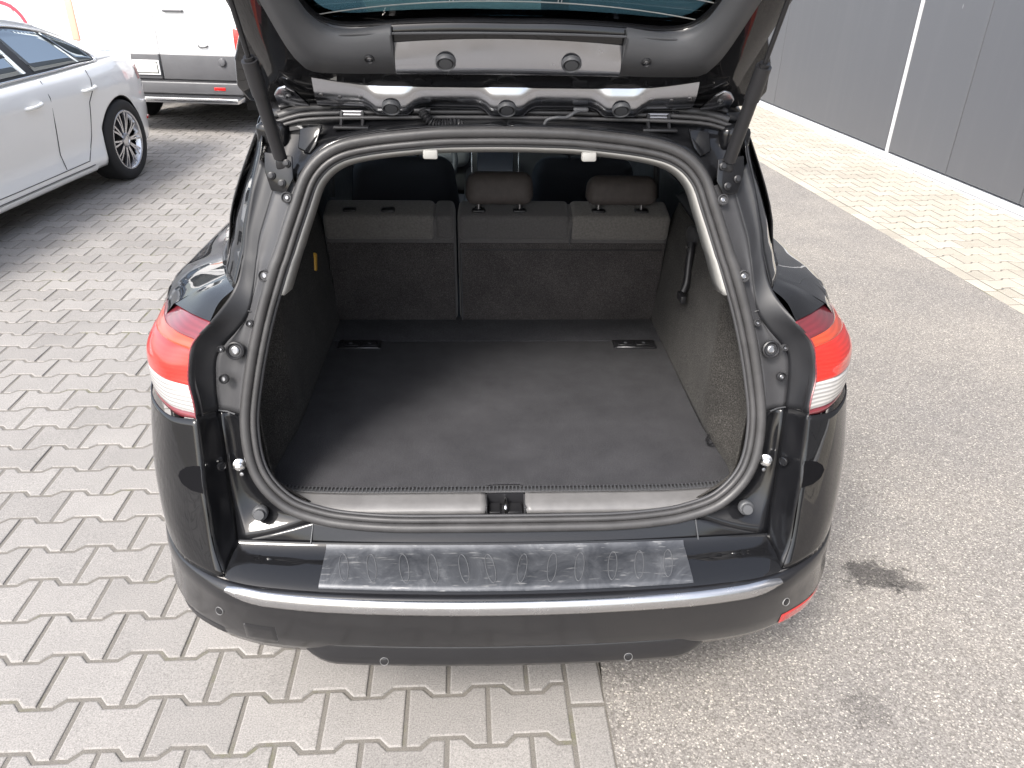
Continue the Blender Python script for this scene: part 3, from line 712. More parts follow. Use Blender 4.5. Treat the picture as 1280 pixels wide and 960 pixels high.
# black corner gap piece by the lamp
RU = [(.56, .31, 1.04), (.532, .34, 1.113), (.507, .37, 1.21), (.491, .40, 1.281), (.487, .42, 1.32)]
DP = [(.625, .46, 1.03), (.59, .47, 1.11), (.551, .49, 1.21), (.517, .52, 1.30), (.508, .53, 1.345)]
DPm = [(.598, .385, 1.038), (.567, .405, 1.113), (.534, .43, 1.212), (.508, .46, 1.29), (.502, .475, 1.335)]
both('pillar_skin', [RU, DPm, DP], 'paint', car, nu=24, nv=8, solid=.002)
WREAR, WFRONT, TR = .83, 3.42, .315
def Wd(Y): return interp([.37, .42, .48, .55, .65, .83, 1.2, 3.0, 3.5, 3.8, 4.0, 4.15, 4.25], [.781, .795, .814, .836, .853, .863, .866, .866, .862, .84, .79, .70, .55], Y)
def zbot(Y):
    z = .24
    for c in (WREAR, WFRONT):
        d = abs(Y-c)
        if d < TR+.045: z = max(z, .30+math.sqrt((TR+.045)**2-d*d))
    return z
def zbelt(Y): return Bz(Y) if Y < 3.3 else interp([3.3, 3.8, 4.1, 4.25], [.945, .88, .80, .66], Y)
def xbelt(Y): return Bx(Y) if Y < 3.3 else interp([3.3, 3.8, 4.1, 4.25], [.72, .66, .56, .42], Y)
st = sorted(set([.378, .395, .42, .45, .48]+[.51+.04*k for k in range(18)]+[1.22+.12*k for k in range(16)]+[3.04+.04*k for k in range(20)]+[3.84, 3.9, 3.96, 4.02, 4.08, 4.14, 4.2, 4.25]))
secs = []
for Y in st:
    w = Wd(Y); zb = zbot(Y); zt, xt = zbelt(Y), xbelt(Y)
    zz = [zb, zb+(.5-zb)*.4 if zb < .45 else zb+.02, max(.5, zb+.04), max(.6, zb+.07), max(.72, zb+.1), .84, zt-.03]
    zz[-2:] = [.87, .92]; zz = [min(z, .92) for z in zz]; k_ = min(1, max(0, (.56-Y)/.12))*.012
    off = [.05 if zb < .3 else .012+k_, .02 if zb < .3 else .006+k_, .006+k_, k_, .004+k_, .018+k_*.5, .034]
    secs.append([V3(w-o_, Y, z) for z, o_ in zip(zz, off)]+[V3(w-.069, Y, .92+(zt-.92)*.48), V3(xt, Y, zt)])
for s in (False, True): loft('body_side', secs, 'paint', car, nu=26, mirror=s)
# side glass and roof
rl = lambda Y: (interp([.45, .6, .9, 1.5, 2.2, 2.6, 3.1], [.49, .505, .53, .56, .56, .59, .69], Y), interp([.45, .6, .9, 1.5, 2.2, 2.6, 3.1], [1.345, 1.37, 1.395, 1.42, 1.40, 1.27, .985], Y))
st2 = [.53, .6, .7, .85, 1.0, 1.2, 1.5, 1.9, 2.2, 2.4, 2.6, 2.85, 3.08]
gl = []
for Y in st2:
    xr, zr = rl(Y); xb, zb_ = Bx(Y), Bz(Y); gl.append([V3(xb, Y, zb_), V3((xb+xr)/2+.012, Y, (zb_+zr)/2), V3(xr, Y, zr)])
def gl_between(y0, y1): 
    out = []
    for Y in [y0+(y1-y0)*k/8 for k in range(9)]:
        xr, zr = rl(Y); xb, zb_ = Bx(Y), Bz(Y); out.append([V3(xb, Y, zb_+.004), V3((xb+xr)/2+.012, Y, (zb_+zr)/2), V3(xr, Y, zr)])
    return out
for s in (False, True):
    for y0, y1, nm, mt in ((.462, .53, 'rear_pillar', 'trim_black'), (.53, 1.02, 'quarter_window', 'privacy_glass'), (1.02, 1.1, 'rear_pillar', 'trim_black'), (1.1, 1.78, 'rear_window', 'privacy_glass'), (1.78, 1.9, 'centre_pillar', 'trim_black'), (1.9, 2.78, 'front_window', 'clear_glass'), (2.78, 3.08, 'front_pillar', 'paint')):
        loft(nm, gl_between(y0, y1), mt, car, nu=10, mirror=s, solid=.003)
    tube('window_trim', [sgn((Bx(Y)+.003, Y, Bz(Y)+.006), -1 if s else 1) for Y in [.47+.1*k for k in range(27)]], .006, 'trim_black', car, 8)
    tube('roof_rail', [sgn((rl(Y)[0]-.03, Y, rl(Y)[1]+(.03 if .7 < Y < 2.2 else .0)), -1 if s else 1) for Y in (.55, .62, .75, 1.0, 1.5, 2.0, 2.15, 2.25)], .011, 'trim_black', car, 8, ns=30)
rf = []
for Y in [.48, .55, .7, 1.0, 1.5, 2.0, 2.25]:
    xr, zr = rl(Y); rf.append([V3(xr*math.sin(a), Y-.0, zr+.035*(1-(abs(math.sin(a)))**2.5)) for a in [(-PI/2)+PI*k/24 for k in range(25)]])
loft('roof', rf, 'paint', car, nu=25, nv=20, solid=.02)
ws = []
for Y in [2.25, 2.5, 2.8, 3.08]:
    xr, zr = rl(Y); ws.append([V3(xr*math.sin(a), Y+.12*math.cos(a)*((Y-2.25)/.83), zr+.035*(1-(abs(math.sin(a)))**2.5)) for a in [(-PI/2)+PI*k/16 for k in range(17)]])
loft('windscreen', ws, 'clear_glass', car, nu=17, nv=10, solid=.004)
hd = []
for Y in [3.1, 3.3, 3.6, 3.9, 4.1, 4.25]:
    xt, zt = xbelt(Y), zbelt(Y); hd.append([V3(xt*math.sin(a), Y+.09*math.cos(a), zt+.05*math.cos(a)**.7) for a in [(-PI/2)+PI*k/16 for k in range(17)]])
loft('bonnet', hd, 'paint', car, nu=17, nv=14, solid=.003)
fb = [[V3(Wd(4.25)*math.sin(a)*1.0, 4.25+.1*math.cos(a), z) for a in [(-PI/2)+PI*k/16 for k in range(17)]] for z in (.24, .4, .66)]
loft('front_bumper', fb, 'bumper_paint', car, nu=17, nv=8, solid=.003)
rbox('underbody', (1.24, 3.9, .22), (0, 2.2, .33), 'trim_black', car, .03)
rbox('tank_guard', (1.1, .5, .2), (0, .42, .37), 'trim_black', car, .04)

def wheel(par, x, y, r, w, side, rim_r, spokes, style, mats=('rim_silver', 'rim_dark')):
    n = 40; e = side
    prof = [(rim_r, -w/2+.012), (rim_r+.012, -w/2), (r-.02, -w/2+.004), (r-.004, -w/2+.02), (r, -w/2+.04), (r, w/2-.04), (r-.004, w/2-.02), (r-.02, w/2-.004), (rim_r+.012, w/2), (rim_r, w/2-.012)]
    wh = lathe('wheel', [(rim_r*.98, -w/2+.03), (rim_r*.98, w/2-.09)], (x, y, r), (e, 0, 0), mats[1], par, n)
    q = V3(e, 0, 0).to_track_quat('Z', 'Y')
    rows = [[V3(x, y, r)+q @ V3(a*math.cos(2*PI*k/n), a*math.sin(2*PI*k/n), h) for k in range(n)] for a, h in prof]
    v, f = grid(rows, closed_u=True, closed_v=False); mesh('tyre', v, f, 'tyre', wh)
    pr2 = [(rim_r-.035, w/2-.05), (rim_r-.018, w/2-.02), (rim_r-.014, w/2-.006), (rim_r+.004, w/2-.006), (rim_r+.004, w/2-.03)]
    rows = [[V3(x, y, r)+q @ V3(a*math.cos(2*PI*k/n), a*math.sin(2*PI*k/n), h) for k in range(n)] for a, h in pr2]
    v, f = grid(rows, closed_u=True); mesh('rim', v, f, mats[0], wh)
    for k in range(spokes):
        for t in ((-1, 1) if style == 'twin' else (0,)):
            a = 2*PI*k/spokes; a0 = a+t*.05*(1 if style == 'twin' else 0); a1 = a+t*(.11)
            def pt(rad, ang, h): return V3(x, y, r)+q @ V3(rad*math.cos(ang), rad*math.sin(ang), h)
            hw0, hw1 = (.009, .009) if style == 'twin' else (.028, .022)
            ri, ro = .05, rim_r-.012; vv = []
            for rad, ang, hw, h in ((ri, a0, hw0, w/2-.028), ((ri+ro)/2, (a0+a1)/2, (hw0+hw1)/2, w/2-.018), (ro, a1, hw1, w/2-.02)):
                d = hw/rad; vv += [pt(rad, ang-d, h-.02), pt(rad, ang-d*.8, h), pt(rad, ang+d*.8, h), pt(rad, ang+d, h-.02)]
            v, f = grid([vv[0:4], vv[4:8], vv[8:12]]); sp = mesh('spoke', v, f, mats[0], wh, False)
    lathe('hub', [(.062, w/2-.05), (.06, w/2-.022), (.05, w/2-.014), (.03, w/2-.013), (.028, w/2-.018), (.001, w/2-.018)], (x, y, r), (e, 0, 0), mats[0], wh, 20)
    return wh
for s in (-1, 1):
    for Y in (WREAR, WFRONT): wheel(car, s*.748, Y, .305, .185, s, .2, 5, 'single')

# ---- fasteners on the pillar trim
def plug(name, p, n, r, par, mat='trim_dark', inner='bolt_metal', deep=True):
    o = lathe(name, [(r, -.006), (r, .002), (r*.86, .0035), (r*.7, .0005), (r*.68, -.001), (.001, -.001)], p, n, mat, par, 20)
    lathe('bolt_head', [(r*.45, -.004), (r*.45, .0015), (r*.32, .0026), (r*.3, .001), (.001, .001)], p, n, inner, o, 12); return o
NP = V3(0, -.95, .3)
def onjamb(px, py, Y): return cy(px, py, Y)
for (px, py, Y, r, mt) in ((902, 250, .352, .011, 'trim_dark'), (928, 345, .310, .0125, 'trim_dark'), (945, 403, .285, .0075, 'trim_dark'), (962, 436, .268, .0185, 'trim_black'), (979, 434, .262, .007, 'trim_dark'), (975, 470, .252, .010, 'trim_black')):
    p = onjamb(px, py, Y)
    for s in (1, -1): plug('trim_fastener', sgn(p+NP*.009, s), sgn(NP, s), r, car, mt)
for (px, py, Y) in ((957, 575, .203),):
    p = cy(px, py, Y)
    for s in (1, -1):
        b_ = lathe('striker_stud', [(.013, -.006), (.013, .001), (.009, .003), (.0055, .005), (.0055, .011), (.0085, .014), (.0085, .019), (.004, .022), (.001, .0225)], sgn(p+NP*.002, s), V3(-.25*s, -.92, .3), 'chrome', car, 18)
        lathe('stud_clip', [(.004, -.003), (.004, .002), (.001, .0025)], sgn(p+V3(-.002, -.004, -.022), s), sgn(NP, s), 'bolt_metal', b_, 10)
p = cy(933, 635, .168)
for s in (1, -1):
    b_ = lathe('rubber_stop', [(.0165, -.01), (.0165, .002), (.0145, .005), (.012, .006), (.012, .012), (.0105, .015), (.001, .0155)], sgn(p, s), V3(-.1*s, -.93, .35), 'trim_grey', car, 20)
for (px, py, Y) in ((980, 577, .185), (994, 632, .15)):
    p = cy(px, py, Y)
    for s in (1, -1): lathe('blind_plug', [(.010, -.004), (.010, .0014), (.008, .0022), (.007, .0008), (.001, .0008)], sgn(p+V3(-.002, 0, 0), s), V3(-.75*s, -.6, .1), 'jamb_paint', car, 16)
# trim joint line at the lower end of the pillar trim
for s in (1, -1):
    tube('trim_joint', [sgn(q, s) for q in ((.57, .232, .7925), (.59, .243, .7925), (.608, .247, .7925))], .0018, 'trim_grey', car, 6)
    tube('trim_joint', [sgn(q, s) for q in ((.512, .301, .992), (.525, .297, .996), (.534, .297, .998))], .0018, 'trim_black', car, 6)

# ================================================================== boot interior
FZ = .58
rbox('load_floor', (1.10, .78, .03), (0, .274+.39, FZ-.015), 'carpet_floor', car, .006, 2)
rbox('floor_flap', (1.10, .19, .03), (0, 1.056+.095, FZ-.0145), 'carpet_floor', car, .006, 2)
both('boot_side_carpet', [
    [(.43, .215, .583), (.50, .225, .63), (.522, .25, .70), (.528, .262, .80), (.518, .285, .90), (.502, .30, .955)],
    [(.53, .30, .578), (.575, .33, .63), (.595, .38, .72), (.597, .39, .82), (.585, .40, .90), (.57, .41, .96)],
    [(.535, .42, .575), (.575, .43, .63), (.585, .45, .72), (.585, .46, .82), (.575, .47, .90), (.56, .48, .965)],
    [(.528, .50, .575), (.535, .51, .63), (.538, .52, .72), (.54, .53, .82), (.545, .54, .90), (.55, .55, .97)],
    [(.525, .6, .575), (.527, .6, .63), (.53, .6, .72), (.535, .6, .82), (.54, .6, .90), (.555, .6, .975)],
    [(.525, 1.22, .575), (.53, 1.22, .63), (.535, 1.22, .72), (.54, 1.22, .82), (.545, 1.22, .90), (.575, 1.22, .985)]], 'carpet_wall', car, nu=20, nv=48, solid=.004)
both('quarter_trim', [
    [(.496, .297, .96), (.465, .325, 1.06), (.428, .352, 1.16), (.395, .376, 1.24), (.37, .388, 1.275)],
    [(.57, .41, .96), (.545, .42, 1.06), (.50, .44, 1.16), (.45, .46, 1.26), (.42, .47, 1.31)],
    [(.56, .55, .968), (.565, .55, 1.06), (.53, .56, 1.16), (.47, .58, 1.29), (.43, .59, 1.335)],
    [(.57, .8, .975), (.60, .8, 1.04), (.58, .8, 1.14), (.51, .8, 1.31), (.45, .8, 1.36)],
    [(.58, 1.3, .985), (.64, 1.3, 1.02), (.62, 1.3, 1.12), (.54, 1.3, 1.32), (.47, 1.3, 1.38)]], 'trim_dark', car, nu=20, nv=30, solid=.003)
# light inner trim following the seal at the top and the upper sides
A_ = ofs(LP, -.019, -.004); B_ = ofs(LP, -.022, -.010); C_ = ofs(LP, -.023, -.05)
idx = [i for i in range(len(LP)) if LP[i].z > 1.03]
rows = [[A_[i] for i in idx], [B_[i] for i in idx], [C_[i] for i in idx]]
for k, i in enumerate(idx):                        # wider towards the lower ends
    w = max(0, min(1, (1.24-LP[i].z)/.2)); w = w*max(0, min(1, (LP[i].z-1.0)/.05))
    rows[1][k] = rows[1][k]+V3(-math.copysign(.002*w, LP[i].x), 0, 0); rows[2][k] = rows[2][k]+V3(-math.copysign(.001*w, LP[i].x), .03*w, 0)
v, f = grid(rows); hl = mesh('headliner_edge', v, f, 'trim_light', car)
m = hl.modifiers.new('thick', 'SOLIDIFY'); m.thickness = .003
for x in (-.155, .167):
    p = [q for q in A_ if q.z > 1.25 and abs(q.x-x) < .012][0]
    rbox('headliner_clip', (.03, .018, .018), (x, p.y+.0, p.z-.013), 'trim_light', car, .004, 2)
hr = [[V3(x, Y, z+(.0 if abs(x) > .3 else .02)) for x in (-.44, -.3, 0, .3, .44)] for Y, z in ((.46, 1.315), (.6, 1.33), (1.2, 1.355), (2.2, 1.365))]
loft('headliner', hr, 'trim_light', car, nu=15, nv=10, solid=.004)
# sill trim with latch
def sillcurve(y, z, xm, yb, zb): return [V3(-xm, yb, zb), V3(-xm*.93, y+(yb-y)*.35, z+(zb-z)*.3), V3(-xm*.7, y+.002, z), V3(-xm*.35, y, z), V3(0, y, z), V3(xm*.35, y, z), V3(xm*.7, y+.002, z), V3(xm*.93, y+(yb-y)*.35, z+(zb-z)*.3), V3(xm, yb, zb)]
c0 = sillcurve(.272, .582, .535, .29, .60); c1 = sillcurve(.2485, .5845, .533, .272, .604); c1b = sillcurve(.2455, .5865, .532, .270, .606); c2 = sillcurve(.203, .584, .512, .232, .61); c3 = sillcurve(.189, .572, .495, .216, .60)
def split(c, a, b, n=30): 
    q = cat(c, 121); return [p for p in q if a <= p.x <= b]
for a, b in ((-1, -.043), (.043, 1)):
    q = [[p for p in cat(c, 241) if a <= p.x <= b] for c in (c1b, c2, c3)]
    loft('sill_trim', q, 'sill_plastic', car, nu=40, nv=8, solid=.003)
loft('ribbed_strip', [c0, c1], 'trim_dark', car, nu=60, nv=3, solid=.003)
rb = bmesh.new()
P0, P1 = cat(c0, 125), cat(c1, 125)
for a, b in zip(P0[2:-2], P1[2:-2]):
    M = Matrix.Translation((a+b)/2+V3(0, 0, .0012)); d = (b-a)
    r = bmesh.ops.create_cube(rb, size=1.0, matrix=M @ Matrix.Rotation(math.atan2(-d.x, d.y)*0, 4, 'Z') @ Matrix.Diagonal((.003, .021, .004, 1)))
bmobj('strip_ribs', rb, 'trim_grey', car, False)['kind'] = 'stuff'
lat = rbox('latch_recess', (.084, .05, .004), (0, .215, .555), 'trim_black', car, 0)
rbox('recess_wall', (.084, .004, .03), (0, .243, .571), 'trim_black', lat, 0)
for x in (-.043, .043): rbox('recess_wall', (.004, .05, .032), (x, .218, .569), 'trim_dark', lat, .001)
tube('latch_striker', [(-.0, .24, .562), (0, .235, .578), (0, .205, .578), (0, .2, .562)], .004, 'chrome', lat, 8, ns=12)
rbox('latch_plate', (.034, .036, .006), (.021, .22, .562), 'black_metal', lat, .002)
rbox('latch_plate', (.026, .036, .006), (-.024, .22, .562), 'black_metal', lat, .002)
loft('floor_notch', [[(-.045, .2745, .5815), (-.03, .282, .5815), (.03, .282, .5815), (.045, .2745, .5815)], [(-.04, .2735, .5815), (-.03, .277, .5815), (.03, .277, .5815), (.04, .2735, .5815)]], 'trim_black', car, nu=16, solid=.001)
# floor clips
for s in (1, -1):
    cl = rbox('floor_clip', (.135, .058, .006), (s*.432, 1.022, FZ+.002), 'trim_black', car, .002, 2)
    rbox('clip_edge', (.12, .003, .003), (s*.432, .995, FZ+.0055), 'bolt_metal', cl, .001, 1)
    for q in (-.028, .03): rbox('clip_tab', (.05, .03, .004), (s*.432+q, 1.024, FZ+.006), 'black_metal', cl, .0015, 1); lathe('clip_rivet', [(.006, 0), (.006, .002), (.001, .003)], (s*.432+q, 1.022, FZ+.0075), (0, 0, 1), 'trim_grey', cl, 10)
# rear seat backs
def seatback(nm, x0, x1, pads):
    yb, zb, yt, zt = 1.226, .572, 1.135, .955
    tilt = math.atan2(yb-yt, zt-zb); L = math.hypot(yb-yt, zt-zb)
    M0 = Matrix.Translation((0, yb, zb)) @ Matrix.Rotation(tilt, 4, 'X')
    root = rbox(nm, (x1-x0, .10, L), (0, 0, 0), 'seat_cloth', car, .018, 4, rot=M0 @ Matrix.Translation(((x0+x1)/2, .05, L/2)))
    rbox('back_panel', (x1-x0-.012, .006, L-.085), (0, 0, 0), 'seatback_felt', root, .004, 2, rot=M0 @ Matrix.Translation(((x0+x1)/2, -.001, (L-.10)/2+.005)))
    for a, b, mt in pads:
        rbox('top_pad', (b-a, .112, .086), (0, 0, 0), mt, root, .016, 4, rot=M0 @ Matrix.Translation(((a+b)/2, .050, L-.036)))
    return root, M0, L
lb, M0, SLn = seatback('rear_seat_back', -.535, -.131, [(-.532, -.195, 'fabric_grey'), (-.193, -.134, 'seat_cloth')])
rbk, _, _ = seatback('rear_seat_back', -.124, .535, [(-.121, .222, 'seat_cloth'), (.226, .533, 'fabric_grey')])
tube('back_piping', [M0 @ V3(-.115, -.006, q) for q in (.01, .1, .2, .29)], .0022, 'trim_grey', rbk, 6)
tube('back_piping', [M0 @ V3(-.1, -.006, .285), M0 @ V3(.2, -.006, .285), M0 @ V3(.52, -.006, .285)], .0016, 'trim_black', rbk, 6)
tube('pad_stitching', [M0 @ V3(.224, -.0085, q) for q in (.305, .33, .36)], .0018, 'trim_grey', rbk, 6)
def guide(x, par):
    p = M0 @ V3(x, .035, SLn+.006)
    g = rbox('headrest_guide', (.042, .03, .012), (p.x, p.y, p.z), 'trim_black', par, .006, 3); return p
def headrest(x, w, h, par):
    hr_ = None; ps = [guide(x+d, par) for d in (-w*.3, w*.3)]
    zc = ps[0].z+.022+h/2
    hr_ = rbox('headrest', (w, .09, h), (x, ps[0].y+.0, zc), 'headrest_cloth', par, .032, 5, rot=Matrix.Rotation(R(-8), 4, 'X'), taper=(.94, .8))
    for p in ps: tube('headrest_post', [p+V3(0, 0, -.01), p+V3(0, 0, .05)], .006, 'bolt_metal', hr_, 8)
headrest(.004, .21, .096, rbk); headrest(.377, .222, .086, rbk)
for x in (-.452, -.335): guide(x, lb)
# pull lever and tag on the side walls
pl = tube('belt_lever', [(.538, .9, .955), (.534, .885, .93), (.53, .87, .89), (.526, .855, .855), (.518, .85, .83)], .011, 'trim_black', car, 8, ns=16)
rbox('lever_hook', (.016, .05, .022), (.514, .845, .815), 'trim_black', pl, .004, 2)
lathe('lever_rivet', [(.006, -.003), (.006, .003), (.001, .004)], (.526, .89, .945), (-1, -.3, .2), 'chrome', pl, 10)
lathe('lever_boss', [(.03, -.01), (.03, .004), (.02, .008), (.001, .009)], (.545, .93, .965), (-1, -.2, 0), 'trim_dark', pl, 16)
lathe('coat_hook', [(.012, -.004), (.012, .006), (.006, .012), (.001, .013)], (.566, .55, .93), (-1, -.3, 0), 'trim_grey', car, 14)
rbox('seat_release', (.012, .022, .052), (-.538, 1.0, .862), 'tag_yellow', car, .004, 2, rot=Matrix.Rotation(R(-28), 4, 'X'))
tube('floor_hook', [(.52, .42, .60), (.512, .43, .592), (.512, .45, .592), (.52, .46, .6)], .003, 'black_metal', car, 6)
# cabin ahead of the back seat
def front_seat(x):
    s_ = rbox('front_seat', (.54, .13, .56), (x, 2.0, .69), 'cloth_dark', car, .06, 5, rot=Matrix.Rotation(R(12), 4, 'X'), taper=(.72, .8))
    rbox('front_headrest', (.25, .10, .16), (x, 1.92, 1.06), 'cloth_dark', s_, .045, 5, taper=(.85, .8))
    for d in (-.06, .06): tube('headrest_post', [(x+d, 1.95, .93), (x+d, 1.925, 1.03)], .006, 'bolt_metal', s_, 8)
    rbox('seat_cushion', (.5, .5, .16), (x, 2.3, .45), 'cloth_dark', s_, .06, 4)
front_seat(-.36); front_seat(.36)
rbox('bench_cushion', (1.1, .45, .16), (0, 1.52, .46), 'cloth_dark', car, .05, 4)
dash = rbox('dashboard', (1.3, .5, .30), (0, 3.05, .72), 'trim_dark', car, .08, 5, taper=(.96, .7))
rbox('centre_console', (.26, .9, .34), (-.0, 2.55, .55), 'trim_black', dash, .03, 3)
rbox('instrument_cowl', (.36, .16, .16), (-.29, 2.86, .80), 'cowl_sunlit', dash, .05, 4)
ns_ = rbox('infotainment_screen', (.235, .02, .19), (.02, 2.735, .745), 'trim_black', dash, .008, 2, rot=Matrix.Rotation(R(-14), 4, 'X'))
rbox('screen_glass', (.18, .004, .1), (.02, 2.725, .77), 'screen', ns_, .002, 1, rot=Matrix.Rotation(R(-14), 4, 'X'))
for d in (-.096, .137): rbox('screen_trim', (.006, .006, .17), (d, 2.722, .745), 'chrome', ns_, .002, 1, rot=Matrix.Rotation(R(-14), 4, 'X'))
for k in range(3): lathe('climate_knob', [(.016, -.01), (.016, .012), (.012, .014), (.001, .014)], (-.028+.048*k, 2.735, .675), (0, -1, .2), 'chrome', ns_, 14)
pts = [V3(-.36, 2.62, .80)+Matrix.Rotation(R(-24), 3, 'X') @ V3(.185*math.cos(2*PI*k/32), 0, .185*math.sin(2*PI*k/32)) for k in range(32)]
sw = tube('steering_wheel', pts, .015, 'trim_grey', car, 10, closed=True)
rbox('wheel_hub', (.15, .03, .12), (-.36, 2.64, .80), 'trim_dark', sw, .02, 3, rot=Matrix.Rotation(R(-24), 4, 'X'))
for d in (-.12, .12): rbox('wheel_spoke', (.13, .02, .035), (-.36+d, 2.63, .805), 'trim_grey', sw, .008, 2, rot=Matrix.Rotation(R(-24), 4, 'X'))
for s in (-1, 1):
    rbox('door_card', (.05, 1.9, .42), (s*.71, 2.2, .72), 'trim_dark', car, .02, 2)
    tube('belt_strap', [(s*.56, 1.62, 1.25), (s*.57, 1.6, 1.1), (s*.58, 1.58, .9)], .012, 'trim_grey', car, 6)

# ================================================================== tailgate (opened about its hinge line)
TH = R(48); P0_ = V3(0, .47, 1.375); DD = V3(0, -math.cos(TH), math.sin(TH)); NN = V3(0, -math.sin(TH), -math.cos(TH))
def tp(x, s, off=0.0): return P0_+V3(x, 0, 0)+DD*s+NN*off
tg = rbox('tailgate', (.86, .02, .03), tp(0, .012, -.03), 'paint', car, .006, 2, rot=Matrix.Rotation(-TH, 4, 'X'))
outer = [(0, -.002), (.2, -.002), (.38, 0), (.44, .01), (.458, .04), (.461, .08), (.468, .13), (.477, .2), (.487, .275), (.508, .45), (.53, .62), (.55, .75), (.54, .88), (.46, .94), (0, .95)]
hole = [(0, .206), (.1, .206), (.2, .2), (.28, .193), (.322, .2), (.345, .222), (.357, .25), (.366, .29), (.385, .4), (.40, .5), (.40, .58), (.36, .615), (.2, .625), (.1, .627), (0, .627)]
def tcurve(c, off, grow=0.0): return [tp(x+(grow if x > 0 else 0), s, off) for x, s in c]
for s in (False, True):
    loft('gate_frame', [tcurve(hole, -.03), tcurve(hole, -.006), tcurve([(h[0]*.85+o_[0]*.15, h[1]*.85+o_[1]*.15) for h, o_ in zip(hole, outer)], -.004), tcurve([(h[0]*.3+o_[0]*.7, h[1]*.3+o_[1]*.7) for h, o_ in zip(hole, outer)], .0), tcurve(outer, -.018)], 'paint', tg, nu=70, mirror=s)
    loft('gate_edge', [tcurve(outer, -.018), tcurve(outer, -.055, .006)], 'void_black', tg, nu=70, nv=4, mirror=s)
    loft('gate_skin', [tcurve(outer, -.055, .006), tcurve([(h[0]*.5+o_[0]*.5, h[1]*.5+o_[1]*.5) for h, o_ in zip(hole, outer)], -.068), tcurve(hole, -.05)], 'paint', tg, nu=70, nv=8, mirror=s)
gr = [[tp(x*w_, s, -.036-.012*(1-(x/.42)**2)) for x in [-.42+.84*k/24 for k in range(25)]] for s, w_ in ((.195, .9), (.3, .9), (.4, .95), (.5, 1), (.63, 1))]
gg = loft('rear_screen', gr, 'tint_glass', tg, nu=25, nv=10, solid=.004)
def goff(x): return -.031-.012*(1-(x/.42)**2)
for k in range(9):
    s0 = .232+.042*k; hw = .345+.04*min(1, (s0-.2)/.25)
    tube('heating_wire', [tp(-hw+2*hw*q/24, s0-.03*abs(-1+2*q/24)**2.2*(1 if k < 5 else .5), goff(-hw+2*hw*q/24)+.0015) for q in range(25)], .0009, 'trim_light', gg, 4)
for x in (-.105, .085):
    for d in (0, .006): tube('wire_bridge', [tp(x+d, .232, goff(x)+.0015), tp(x+d, .3, goff(x)+.0015), tp(x+d, .56, goff(x)+.0015)], .0008, 'trim_light', gg, 4)
tube('glass_edge_bead', [tp(-.3+.6*q/20, .197+.009*(1-abs(-1+2*q/20)**2), .004) for q in range(21)], .0022, 'trim_grey', tg, 6)
# spoiler behind it, whose ears stick out past the frame
sp = [tp(x, s, -.062) for x, s in ((-.535, -.06), (-.3, -.075), (0, -.08), (.3, -.075), (.535, -.06), (.548, -.015), (.53, .06), (.49, .15), (-.49, .15), (-.53, .06), (-.548, -.015))]
prism('roof_spoiler', sp, NN*-.022, 'paint', tg, .006, 2)
# bare inner panels with plugs
def boss(x, cs, w=.03):
    h = 0
    for c in cs: d = abs(x-c); t = max(0, min(1, (w*1.5-d)/(w*.55))); h = max(h, t*t*(3-2*t))
    return h
def panel(nm, xa, s0f, s1f, cs, amp, mat, base=.008, nx=90, nz=9, tilt=.0):
    rows = []
    for j in range(nz+1):
        q = j/nz; r = []
        for i in range(nx+1):
            x = -xa+2*xa*i/nx; s0, s1 = s0f(x), s1f(x); rim = math.sin(PI*q)**.35
            r.append(tp(x, s0+(s1-s0)*q, -.004+(base+amp*boss(x, cs)+.004*math.sin(PI*q)+tilt*(1-q)*(1 if not cs else .42+.58*boss(x, cs, .04)))*rim))
        rows.append(r)
    v, f = grid(rows); return mesh(nm, v, f, mat, tg)
panel('hinge_panel', .372, lambda x: .002-.006*boss(x, (0, .226, -.226))+.004*abs(x)/.37, lambda x: .066+.022*max(0, (abs(x)-.24)/.13)**1.5*1.0, (0, .226, -.226), .008, 'sheet_metal', tilt=.022)
panel('centre_panel', .207, lambda x: .110, lambda x: .184-.012*(abs(x)/.207)**2, (), 0, 'sheet_metal', base=.004, tilt=.03)
for x, s, off in ((-.115, .15, .02), (.115, .15, .02), (0, .034, .028), (.226, .036, .028), (-.226, .036, .028)):
    o = lathe('grommet', [(.0185, -.004), (.0185, .002), (.0165, .0045), (.0145, .003), (.0138, .001), (.0125, .001), (.012, .0035), (.001, .0038)], tp(x, s, off), NN, 'trim_grey', tg, 28)
    lathe('grommet_groove', [(.0147, .0015), (.0142, .0022), (.0133, .0022), (.0128, .0015)], tp(x, s, off), NN, 'trim_black', o, 28)
TI = [(.209, .207), (.28, .195), (.322, .202), (.345, .224), (.357, .252), (.366, .29), (.385, .4), (.40, .5), (.40, .58), (.37, .615)]
TO = [(.209, .110), (.29, .108), (.362, .112), (.383, .135), (.395, .165), (.405, .21), (.418, .28), (.45, .45), (.47, .60), (.42, .67)]
